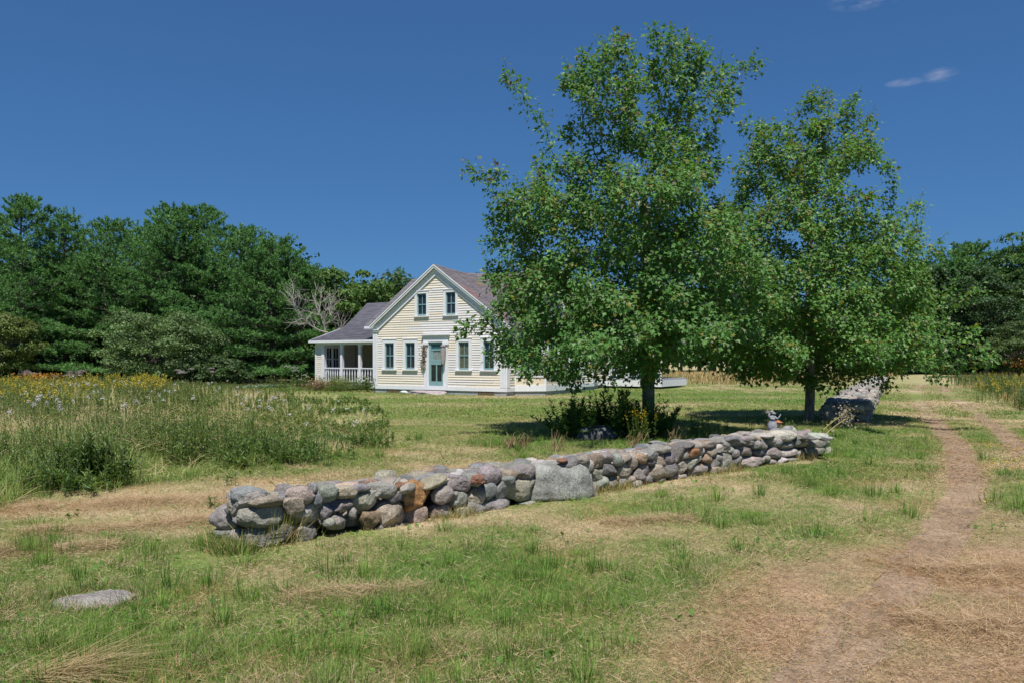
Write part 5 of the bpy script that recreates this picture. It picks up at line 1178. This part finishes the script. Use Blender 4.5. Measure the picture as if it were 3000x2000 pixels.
weeds(r, mb, x, y, (.45 + .4 * r.random(n)), 12, .14, (.05, .10, .026), (.13, .19, .05), narrow=.7)
# dark leafy thickets where the meadow meets the mown strip
for px, py, w, nn, hh in ((205, 1440, .22, 110, .62), (250, 1438, .20, 90, .66), (60, 1465, .45, 60, .36), (760, 1372, .45, 90, .46), (860, 1352, .35, 60, .42), (1030, 1318, .4, 50, .30)):
    p = at(px, py); x = p[0] + r.normal(size=nn) * w; y = p[1] + .15 + np.abs(r.normal(size=nn)) * w * .8
    weeds(r, mb, x, y, hh * (.55 + .6 * r.random(nn)), 16, .10, (.045, .115, .026) if px < 300 else (.07, .16, .035), (.13, .22, .055), narrow=.5, lean=.3)
tag(mb.build('meadow_weeds', M_FOL), 'leafy green wild weeds growing through the meadow', 'weeds', kind='stuff')
mb = MB()
def gold(px0, px1, py0, py1, n, hh, dens=1):
    px = px0 + (px1 - px0) * r.random(n); py = py0 + (py1 - py0) * r.random(n); P = np.array([at(a, b) for a, b in zip(px, py)])
    weeds(r, mb, P[:, 0], P[:, 1], hh * (.75 + .4 * r.random(n)), 10, .10, (.07, .13, .03), (.15, .20, .05), plume=(.42, .35, .045), pn=16, narrow=.45, psz=.042)
gold(-40, 470, 1140, 1190, 300, .74); gold(390, 490, 1165, 1205, 90, .85); gold(-40, 250, 1190, 1260, 70, .75); gold(2860, 3040, 1118, 1185, 90, .6)
tag(mb.build('goldenrod', M_FOL), 'yellow flowering goldenrod spread through the meadow', 'wildflowers', kind='stuff')
mb = MB()
def umbel(r, mb, P, hgt, rad, nf, col, fs):
    n = len(P); top = P + np.stack([.06 * r.normal(size=n), .06 * r.normal(size=n), hgt], 1); mb.tubes(P, top, .004, .003, 3, (.16, .19, .07))
    src = np.repeat(np.arange(n), nf); m = len(src); a = r.random(m) * 6.283; rr = np.sqrt(r.random(m)) * rad
    pos = top[src] + np.stack([np.cos(a) * rr, np.sin(a) * rr, .35 * (rad - rr) * r.random(m) + .02 * r.normal(size=m)], 1)
    nr = np.stack([.4 * np.cos(a), .4 * np.sin(a), np.ones(m)], 1); inst(mb, KITE, KITE_Q, None, pos, unit(np.cross(nr, rdir(r, m))), nr, np.full(m, fs), np.array(col) * (.75 + .4 * r.random((m, 1))))
def umb_px(px0, px1, py0, py1, n, hh, rad, col, nf=34, fs=.028):
    px = px0 + (px1 - px0) * r.random(n); py = py0 + (py1 - py0) * r.random(n); P = np.array([at(a, b) for a, b in zip(px, py)]); umbel(r, mb, P, hh * (.8 + .35 * r.random(n)), rad, nf, col, fs)
umb_px(-20, 420, 1160, 1330, 44, .82, .042, (.50, .49, .48)); umb_px(180, 260, 1150, 1200, 8, .9, .07, (.56, .55, .55), 46, .03); umb_px(690, 830, 1190, 1280, 18, .7, .045, (.54, .53, .52)); umb_px(400, 700, 1160, 1280, 18, .72, .04, (.6, .58, .58)); umb_px(850, 1080, 1200, 1300, 9, .45, .04, (.6, .58, .55))
umb_px(60, 240, 1128, 1140, 16, .85, .22, (.22, .18, .19), 90, .06); umb_px(520, 640, 1128, 1136, 8, 1.0, .24, (.27, .24, .25), 90, .06); umb_px(830, 870, 1128, 1132, 3, 1.1, .25, (.26, .24, .25), 90, .06)
tag(mb.build('white_wildflowers', M_PETAL), 'white and greyish flat flower heads dotted through the meadow', 'wildflowers', kind='stuff')
mb = MB(); n = 420; px = 2870 + 130 * r.random(n); py = 1300 + 190 * r.random(n) ** 1.2; P = np.array([at(a, b) for a, b in zip(px, py)]); k = fbm2(P[:, 0] / .5, P[:, 1] / .5, 371, 2) > .5; P = P[k]; P[:, 2] = .05 + .05 * r.random(len(P))
inst(mb, KITE, KITE_Q, None, P, rdir(r, len(P)), np.tile([0., 0, 1.], (len(P), 1)) + r.normal(size=(len(P), 3)) * .3, np.full(len(P), .028), np.array([.50, .36, .03]) * (.8 + .4 * r.random((len(P), 1))))
tag(mb.build('yellow_wildflowers', M_PETAL), 'tiny yellow flowers scattered in the turf beside the lane', 'wildflowers', kind='stuff')
mb = MB(); n = 220; p = at(115, 1140); pos = np.stack([p[0] + r.normal(size=n) * .55, p[1] + r.normal(size=n) * .4, .55 + .30 * r.random(n)], 1); pos2 = pos.copy(); pos2[:, 2] = 0
mb.tubes(pos2[::8], pos[::8], .006, .004, 3, (.2, .16, .06)); inst(mb, OVAL, OVAL_Q, None, pos, rdir(r, n), rdir(r, n), np.full(n, .13), np.array([.52, .20, .03]) * (.6 + .7 * r.random((n, 1))))
tag(mb.build('orange_wildflower', M_FOL), 'orange flowering clump at the far left below the pines', 'flowers')

# shrub under the first maple
def plant_obj(name, label, cat, loc, fn, group=None, mat=None):
    m = MB(); fn(m); o = m.build(name, mat or M_FOL, loc=loc); return tag(o, label, cat, group)
H0 = H
def with_flat(fn):
    def g(m):
        global H
        H = lambda x, y: np.zeros(np.shape(x)); fn(m); H = H0
    return g
p = at(1795, 1275)
def shrub(m):
    n = 120; x = (r.random(n) * 2 - 1) * 1.12; y = r.normal(size=n) * .30; hh = (1.10 - .28 * np.abs(x)) * (.55 + .5 * r.random(n))
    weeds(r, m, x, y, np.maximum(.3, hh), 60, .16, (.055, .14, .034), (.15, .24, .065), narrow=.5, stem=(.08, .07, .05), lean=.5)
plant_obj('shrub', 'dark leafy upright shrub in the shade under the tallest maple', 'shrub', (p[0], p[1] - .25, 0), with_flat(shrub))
def gr(h_, n_, w_, nl=26, ls=.075, c0=(.10, .17, .03), c1=(.20, .26, .06), plume=None, pn=0, nar=.35):
    def f(m):
        x = r.normal(size=n_) * w_; y = r.normal(size=n_) * w_; weeds(r, m, x, y, h_ * (.7 + .4 * r.random(n_)), nl, ls, c0, c1, plume, pn, narrow=nar, psz=.02, plen=.16)
    return with_flat(f)
for px, py, dy, lb, h_, n_, w_, kw in ((1890, 1312, .3, 'yellow green goldenrod with a yellow tip just behind the wall beside the shrub', .62, 12, .10, dict(plume=(.55, .40, .02), pn=14, nl=40, nar=.3)), (2130, 1275, .35, 'feathery light green fern like plant leaning right behind the wall', .42, 8, .10, dict(nl=36, nar=.22)),
        (2215, 1268, .35, 'single slender goldenrod stem just left of the statue', .36, 3, .05, dict(nl=34, nar=.22)), (2065, 1285, .3, 'yellowish broad leaved seedling clump behind the wall', .34, 9, .13, dict(nl=14, ls=.09, nar=.9, c0=(.15, .2, .04), c1=(.26, .28, .06))),
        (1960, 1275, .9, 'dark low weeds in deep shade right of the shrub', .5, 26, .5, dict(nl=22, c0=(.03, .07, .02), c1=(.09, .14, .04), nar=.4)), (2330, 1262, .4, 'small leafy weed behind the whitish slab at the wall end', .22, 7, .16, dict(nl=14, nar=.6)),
        (672, 1430, .1, 'bright green leafy sprout behind the wall near its left end', .24, 3, .03, dict(nl=16, ls=.07, c0=(.06, .15, .03), c1=(.1, .2, .04), nar=.5)), (618, 1492, 0, 'little green leafy weed at the left tip of the wall', .13, 4, .05, dict(nl=12, ls=.06, c0=(.06, .15, .03), c1=(.1, .2, .04), nar=.6))):
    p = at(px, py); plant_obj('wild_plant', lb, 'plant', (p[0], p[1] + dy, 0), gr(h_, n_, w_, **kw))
def dry(m, hh=.42, n=26, sp=.10):
    x = r.normal(size=n) * .05; tip = np.stack([x + r.normal(size=n) * sp + .06, r.normal(size=n) * sp, hh * (.6 + .4 * r.random(n))], 1); b = np.stack([x, r.normal(size=n) * .05, np.zeros(n)], 1)
    m.tubes(b, tip, .005, .003, 3, (.30, .22, .12)); q = np.repeat(np.arange(n), 7); t = .35 + .65 * r.random(len(q)); pos = b[q] + (tip - b)[q] * t[:, None]
    inst(m, BLADE, BLADE_Q, BLADE_T, pos, unit(np.stack([r.normal(size=len(q)) * .5, r.normal(size=len(q)) * .4, -np.ones(len(q))], 1)), rdir(r, len(q)), np.stack([np.full(len(q), .012), np.full(len(q), .13), np.full(len(q), .1)], 1), np.array([.30, .22, .12]) * (.6 + .7 * r.random((len(q), 1))))
for px, py, lb, kw in ((1632, 1325, 'single withered tan weed drooping behind the wall, left of the shrub', dict(hh=.42, n=10, sp=.06)), (1500, 1318, 'wide withered brown weed clump on the shaded lawn left of the shrub', dict(hh=.30, n=26, sp=.2)), (1855, 1330, 'stiff dry brown stalks standing against the goldenrod behind the wall', dict(hh=.40, n=14, sp=.08)), (1980, 1300, 'thin bare dry twigs behind the middle of the wall', dict(hh=.36, n=10, sp=.10))):
    p = at(px, py); plant_obj('dry_weed', lb, 'dry plant', (p[0], p[1] + .2, 0), lambda m, kw=kw: dry(m, **kw))
for px, py, Y, lb, rad in ((2245, 1205, 15.0, 'pinkish dried flower head standing just left of the statue', .085), (2030, 1197, 17.5, 'pale dried flower head over the shaded lawn right of the shrub', .08)):
    p = atY(px, py, Y); mb = MB(); umbel(r, mb, np.array([[0., 0, 0]]), np.array([p[2]]), rad, 130, (.42, .35, .31), .018); tag(mb.build('dried_flower', M_PETAL, loc=(p[0], p[1], 0)), lb, 'dried flower')
# two long stalks leaning over at the opening in the wall
for (a, b, Ya, Yb, lb) in (((2365, 1262), (2478, 1208), 15.2, 17.3, 'upper of two long dry flower stalks leaning across the wall opening'), ((2385, 1266), (2478, 1226), 15.0, 16.9, 'lower of two long dry flower stalks leaning across the wall opening')):
    A = atY(*a, Ya); B = atY(*b, Yb); A[2] = 0.0; m = MB(); N_ = 6; t = np.linspace(0, 1, N_ + 1)[:, None]; C_ = A + (B - A) * t; C_[:, 2] += .05 * np.sin(t[:, 0] * 3.1); O_ = A.copy(); O_[2] = 0; C_ = C_ - O_
    m.tubes(C_[:-1], C_[1:], .011, .009, 5, (.46, .37, .21)); n = 130; pos = C_[-1] + r.normal(size=(n, 3)) * np.array([.09, .09, .10]); inst(m, KITE, KITE_Q, None, pos, rdir(r, n), rdir(r, n), np.full(n, .035), np.array([.45, .38, .32]) * (.5 + .8 * r.random((n, 1))))
    q = C_[2:5]; k = len(q) * 3; inst(m, OVAL, OVAL_Q, None, np.repeat(q, 3, 0), unit(r.normal(size=(k, 3)) + np.array([.6, 0, -.8])), rdir(r, k), np.full(k, .10), np.tile([.30, .28, .10], (k, 1)))
    tag(m.build('flower_stalk', M_FOL, loc=tuple(O_)), lb, 'dry stalk')

# garden bed by the porch
def hq(u, n): q = HO + HX * u - HY * n; return (q[0], q[1], 0)
def bed(n_, w_, h_, c0, c1, ls=.14, nar=.3, pl=None, pn=0, nl=16):
    return with_flat(lambda m: weeds(r, m, r.normal(size=n_) * w_, r.normal(size=n_) * w_ * .6, h_ * (.6 + .5 * r.random(n_)), nl, ls, c0, c1, pl, pn, narrow=nar, psz=.07, plen=.16))
for u, nn, lb, args in ((-5.6, -.9, 'dark green leafy flower clump with white dots at the porch wall corner', dict(n_=60, w_=.5, h_=.75, c0=(.04, .10, .025), c1=(.09, .16, .04), nar=.7, pl=(.65, .65, .6), pn=1)), (-4.3, -.7, 'leafy green clump with orange flowers below the porch railing', dict(n_=60, w_=.5, h_=.62, c0=(.05, .11, .03), c1=(.12, .18, .05), nar=.5, pl=(.55, .25, .03), pn=1)),
        (-2.7, -.6, 'large yellow green clump of daylily leaves below the middle porch posts', dict(n_=110, w_=.45, h_=.75, c0=(.12, .19, .03), c1=(.22, .27, .06), ls=.28, nar=.14)), (-3.3, .4, 'brownish pink dried flower mound in front of the porch', dict(n_=80, w_=.42, h_=.42, c0=(.20, .17, .09), c1=(.30, .25, .14), pl=(.36, .25, .20), pn=5, nar=.3)),
        (-.5, -.1, 'bright green bush with small white flowers at the left house corner', dict(n_=70, w_=.35, h_=.75, c0=(.06, .13, .03), c1=(.14, .21, .05), nar=.7, pl=(.62, .62, .56), pn=1)), (-1.6, .5, 'low green clump between the dried mound and the house corner', dict(n_=60, w_=.45, h_=.42, c0=(.08, .14, .03), c1=(.17, .22, .06), nar=.4)),
        (-6.6, .2, 'tall loose weeds left of the porch wall corner', dict(n_=60, w_=.7, h_=.7, c0=(.07, .12, .03), c1=(.16, .2, .06), nar=.4))):
    plant_obj('garden_plant', lb, 'plant', hq(u, nn), bed(**args), 'garden bed in front of the porch')
p = at(770, 1134); m = MB(); V, T = stone_shape(rng_(3), 3, 'slab'); m.add(V * np.array([1.5, .7, .10]), T=T, C=(.09, .17, .16)); tag(m.build('tarp', M_TWIG, loc=(p[0], p[1], .06)), 'flat turquoise tarp lying in the grass left of the porch', 'tarp')

# ================================================================= small things on the wall
M_STAT = mat_col('grey_cast_stone', .75, .3, 30, .35, .4, 60, .004)
def skin_body(V, E, R, root=0, sub=2):
    me = bpy.data.meshes.new('body'); me.from_pydata([tuple(v) for v in V], E, []); o = bpy.data.objects.new('body', me); COL.objects.link(o)
    sk = o.modifiers.new('s', 'SKIN'); 
    for i, rr in enumerate(R): me.skin_vertices[0].data[i].radius = (rr, rr); me.skin_vertices[0].data[i].use_root = (i == root)
    ss = o.modifiers.new('u', 'SUBSURF'); ss.levels = sub; ss.render_levels = sub
    dg = bpy.context.evaluated_depsgraph_get(); ev = o.evaluated_get(dg); m2 = bpy.data.meshes.new_from_object(ev)
    Vn = np.array([v.co[:] for v in m2.vertices]); Fq = [tuple(f.vertices) for f in m2.polygons]; bpy.data.objects.remove(o); bpy.data.meshes.remove(m2); return Vn, [f for f in Fq if len(f) == 4], [f for f in Fq if len(f) == 3]
ps = at(2266, 1262, .42)
st = thing('garden_statue', (ps[0], ps[1] + .05, .415), 'small grey kneeling garden statue with one raised hand on the wall', 'statue')
SV = [(0, 0, .13), (0, 0, .195), (.004, 0, .245), (.010, 0, .272), (.018, -.004, .305), (.024, -.006, .335), (.042, -.012, .246), (.066, -.040, .212), (.098, -.050, .248), (.116, -.050, .276), (-.038, -.010, .244), (-.026, -.05, .210), (.030, -.06, .216), (.128, -.052, .296), (.122, -.04, .300)]
SE = [(0, 1), (1, 2), (2, 3), (3, 4), (4, 5), (2, 6), (6, 7), (7, 8), (8, 9), (2, 10), (10, 11), (11, 12), (9, 13), (9, 14)]
V, Q_, T_ = skin_body(SV, SE, [.046, .036, .040, .016, .030, .022, .020, .016, .012, .010, .020, .017, .013, .005, .005])
m = MB(); m.add(V, Q_, T_, (.24, .245, .27)); fg = m.build('figure', M_STAT, st, smooth=True)
m = MB(); V, T = ico(3); m.add(V * np.array([.032, .031, .030]) + np.array([-.006, .012, .328]) + .006 * (vn3(V * 5, 2) - .5)[:, None], T=T, C=(.25, .25, .27)); V2 = V * np.array([.020, .018, .046]) + np.array([-.048, .02, .268]); m.add(V2, T=T, C=(.25, .25, .28)); m.build('hair', M_STAT, fg, smooth=True)
m = MB(); V, T = ico(3); s1 = V * np.array([.008, .007, .007]) + np.array([.050, -.02, .312]); m.add(s1, T=T, C=(.25, .25, .27)); m.build('nose', M_STAT, fg, smooth=True)
m = MB(); a = np.arange(28) * 2 * np.pi / 28; pr = [(.068, .0), (.082, .03), (.084, .07), (.074, .11), (.056, .145), (.042, .175)]
V = np.concatenate([np.stack([(q * (1 + .05 * np.cos(a * 7))) * np.cos(a), q * (1 + .05 * np.cos(a * 7)) * np.sin(a), np.full(28, z + .018)], 1) for q, z in pr]); m.add(V, [(i * 28 + j, i * 28 + (j + 1) % 28, (i + 1) * 28 + (j + 1) % 28, (i + 1) * 28 + j) for i in range(5) for j in range(28)], C=(.23, .235, .26)); m.build('skirt', M_STAT, st, smooth=True)
m = MB(); m.lathe((.01, 0, 0), [(.0, .0), (.10, .0), (.105, .012), (.098, .02), (.0, .021)], 20, (.20, .205, .22)); V, T = ico(2); m.add(V * np.array([.034, .022, .014]) + np.array([.10, -.03, .032]), T=T, C=(.16, .16, .19)); m.build('base', M_STAT, st, smooth=True)
pl = at(2292, 1254, .43); m = MB(); ln = thing('lantern', (pl[0], pl[1] + .22, .415), 'tiny open lantern with an orange roof right of the statue', 'lantern')
m.add([(-.095, -.07, .155), (.095, -.07, .155), (.095, .07, .155), (-.095, .07, .155), (0, 0, .215), (-.095, -.07, .143), (.095, -.07, .143), (.095, .07, .143), (-.095, .07, .143)], [(5, 6, 1, 0), (6, 7, 2, 1), (7, 8, 3, 2), (8, 5, 0, 3), (8, 7, 6, 5)], [(0, 1, 4), (1, 2, 4), (2, 3, 4), (3, 0, 4)], (.34, .14, .07)); m.build('roof', M_TWIG, ln)
for sx in (-1, 1):
    for sy in (-1, 1): m = MB(); m.box((sx * .062 - .007, sy * .045 - .007, .015), (sx * .062 + .007, sy * .045 + .007, .143), (.25, .2, .14)); m.build('post', M_TWIG, ln)
m = MB(); m.box((-.085, -.065, 0), (.085, .065, .014), (.25, .2, .14)); m.build('base', M_TWIG, ln); ln.scale = (.68, .68, .70)
pg = at(2438, 1275); gl = thing('garden_globe', (pg[0], pg[1], 0), 'small glassy garden globe on a stake in the grass past the wall end', 'globe')
m = MB(); m.lathe((0, 0, .085), [(.0, -.035), (.018, -.031), (.03, -.018), (.035, 0), (.03, .018), (.018, .031), (.0, .035)], 14, (.5, .5, .5))
mg, nt, out = mat_new('silvery_glass'); pb = node(nt, 'ShaderNodeBsdfPrincipled', Roughness=.08, Metallic=.7); pb.inputs['Base Color'].default_value = (.6, .62, .62, 1); nt.links.new(pb.outputs[0], out.inputs[0])
m.build('globe', mg, gl, smooth=True); m = MB(); m.tubes([(0, 0, -.05)], [(0, 0, .055)], .005, .005, 5, (.1, .1, .1)); m.build('stake', M_TWIG, gl)
# ================================================================= light, sky, camera
EL = math.radians(64); SD = np.array([-0.05, -1.0]); SD = SD / np.linalg.norm(SD); ROT = math.atan2(SD[0], SD[1])
w = bpy.data.worlds.new('World'); S.world = w; w.use_nodes = True
nt = w.node_tree; nt.nodes.clear()
out = nt.nodes.new('ShaderNodeOutputWorld'); bg = nt.nodes.new('ShaderNodeBackground'); bg.inputs['Strength'].default_value = SKY_STR = 0.066
sky = nt.nodes.new('ShaderNodeTexSky'); sky.sky_type = 'NISHITA'; sky.sun_disc = False; sky.sun_elevation = EL; sky.sun_rotation = ROT
sky.air_density = 1.0; sky.dust_density = 0.0; sky.ozone_density = 3.0; sky.altitude = 300
geo = nt.nodes.new('ShaderNodeTexCoord'); nz = nt.nodes.new('ShaderNodeTexNoise'); mp = nt.nodes.new('ShaderNodeMapping'); mp.inputs['Scale'].default_value = (34, 34, 120)
nz.inputs['Scale'].default_value = 1.0; nz.inputs['Detail'].default_value = 6; nz.inputs['Roughness'].default_value = 0.62
nt.links.new(geo.outputs['Generated'], mp.inputs['Vector']); nt.links.new(mp.outputs[0], nz.inputs['Vector'])
def cloud(px, py, rx, ry):
    """soft patch of sky, an ellipse round one direction, where thin cloud is allowed"""
    d = Vector(((px - 1500) / F, 1, (HZ - py) / F)).normalized(); u = Vector((d.y, -d.x, 0)).normalized(); v = u.cross(d)
    res = []
    for ax, rad in ((u, rx / F), (v, ry / F)):
        dp = nt.nodes.new('ShaderNodeVectorMath'); dp.operation = 'DOT_PRODUCT'; dp.inputs[1].default_value = ax; nt.links.new(geo.outputs['Generated'], dp.inputs[0])
        q = nt.nodes.new('ShaderNodeMath'); q.operation = 'MULTIPLY'; q.inputs[1].default_value = 1 / rad; nt.links.new(dp.outputs['Value'], q.inputs[0])
        p2 = nt.nodes.new('ShaderNodeMath'); p2.operation = 'MULTIPLY'; nt.links.new(q.outputs[0], p2.inputs[0]); nt.links.new(q.outputs[0], p2.inputs[1]); res.append(p2.outputs[0])
    s = nt.nodes.new('ShaderNodeMath'); s.operation = 'ADD'; nt.links.new(res[0], s.inputs[0]); nt.links.new(res[1], s.inputs[1])
    dd = nt.nodes.new('ShaderNodeVectorMath'); dd.operation = 'DOT_PRODUCT'; dd.inputs[1].default_value = d; nt.links.new(geo.outputs['Generated'], dd.inputs[0])
    fr = nt.nodes.new('ShaderNodeMath'); fr.operation = 'GREATER_THAN'; fr.inputs[1].default_value = 0; nt.links.new(dd.outputs['Value'], fr.inputs[0])
    iv = nt.nodes.new('ShaderNodeMath'); iv.operation = 'SUBTRACT'; iv.use_clamp = True; iv.inputs[0].default_value = 1; nt.links.new(s.outputs[0], iv.inputs[1])
    m2 = nt.nodes.new('ShaderNodeMath'); m2.operation = 'MULTIPLY'; nt.links.new(iv.outputs[0], m2.inputs[0]); nt.links.new(fr.outputs[0], m2.inputs[1]); return m2.outputs[0]
tot = None
for c in ((2540, -4, 95, 30), (2652, 242, 52, 12), (2756, 220, 46, 20)):
    o_ = cloud(*c)
    if tot is None: tot = o_
    else:
        a_ = nt.nodes.new('ShaderNodeMath'); a_.operation = 'MAXIMUM'; nt.links.new(tot, a_.inputs[0]); nt.links.new(o_, a_.inputs[1]); tot = a_.outputs[0]
rp = nt.nodes.new('ShaderNodeValToRGB'); rp.color_ramp.elements[0].position = .38; rp.color_ramp.elements[1].position = .75; nt.links.new(nz.outputs['Fac'], rp.inputs['Fac'])
mm = nt.nodes.new('ShaderNodeMath'); mm.operation = 'MULTIPLY'; nt.links.new(tot, mm.inputs[0]); nt.links.new(rp.outputs['Color'], mm.inputs[1])
m3 = nt.nodes.new('ShaderNodeMath'); m3.operation = 'MULTIPLY'; m3.use_clamp = True; m3.inputs[1].default_value = 0.9; nt.links.new(mm.outputs[0], m3.inputs[0])
gm = nt.nodes.new('ShaderNodeGamma'); gm.inputs['Gamma'].default_value = 0.6; nt.links.new(sky.outputs[0], gm.inputs['Color'])
hs = nt.nodes.new('ShaderNodeVectorMath'); hs.operation = 'MULTIPLY'; hs.inputs[1].default_value = (.50, 1.06, 1.85); nt.links.new(gm.outputs[0], hs.inputs[0])
mc = nt.nodes.new('ShaderNodeMix'); mc.data_type = 'RGBA'; mc.inputs[7].default_value = (3.2, 4.0, 6.2, 1); nt.links.new(m3.outputs[0], mc.inputs[0]); nt.links.new(hs.outputs[0], mc.inputs[6]); nt.links.new(mc.outputs[2], bg.inputs['Color']); nt.links.new(bg.outputs[0], out.inputs['Surface'])

sl = bpy.data.lights.new('sun', 'SUN'); sl.energy = 4.8; sl.angle = math.radians(0.53); sl.color = (1.0, 0.955, 0.88)
so = bpy.data.objects.new('sun', sl); COL.objects.link(so)
to = Vector((SD[0] * math.cos(EL), SD[1] * math.cos(EL), math.sin(EL))); so.rotation_euler = to.to_track_quat('Z', 'Y').to_euler(); so.location = (0, -20, 40)

cd = bpy.data.cameras.new('camera'); cam = bpy.data.objects.new('camera', cd); COL.objects.link(cam); S.camera = cam
cd.sensor_width = 36; cd.sensor_fit = 'HORIZONTAL'; cd.lens = 36 * F / 3000; cd.shift_y = 50 / 3000; cd.clip_start = 0.05; cd.clip_end = 3000
cam.location = (0, 0, EYE); cam.rotation_euler = (math.radians(90), 0, 0)
S.view_settings.view_transform = 'Standard'; S.view_settings.look = 'None'; S.view_settings.gamma = 1; S.view_settings.exposure = 0.36
S.cycles.max_bounces = 6; S.cycles.diffuse_bounces = 3; S.cycles.transmission_bounces = 4; S.cycles.glossy_bounces = 2; S.cycles.use_denoising = True
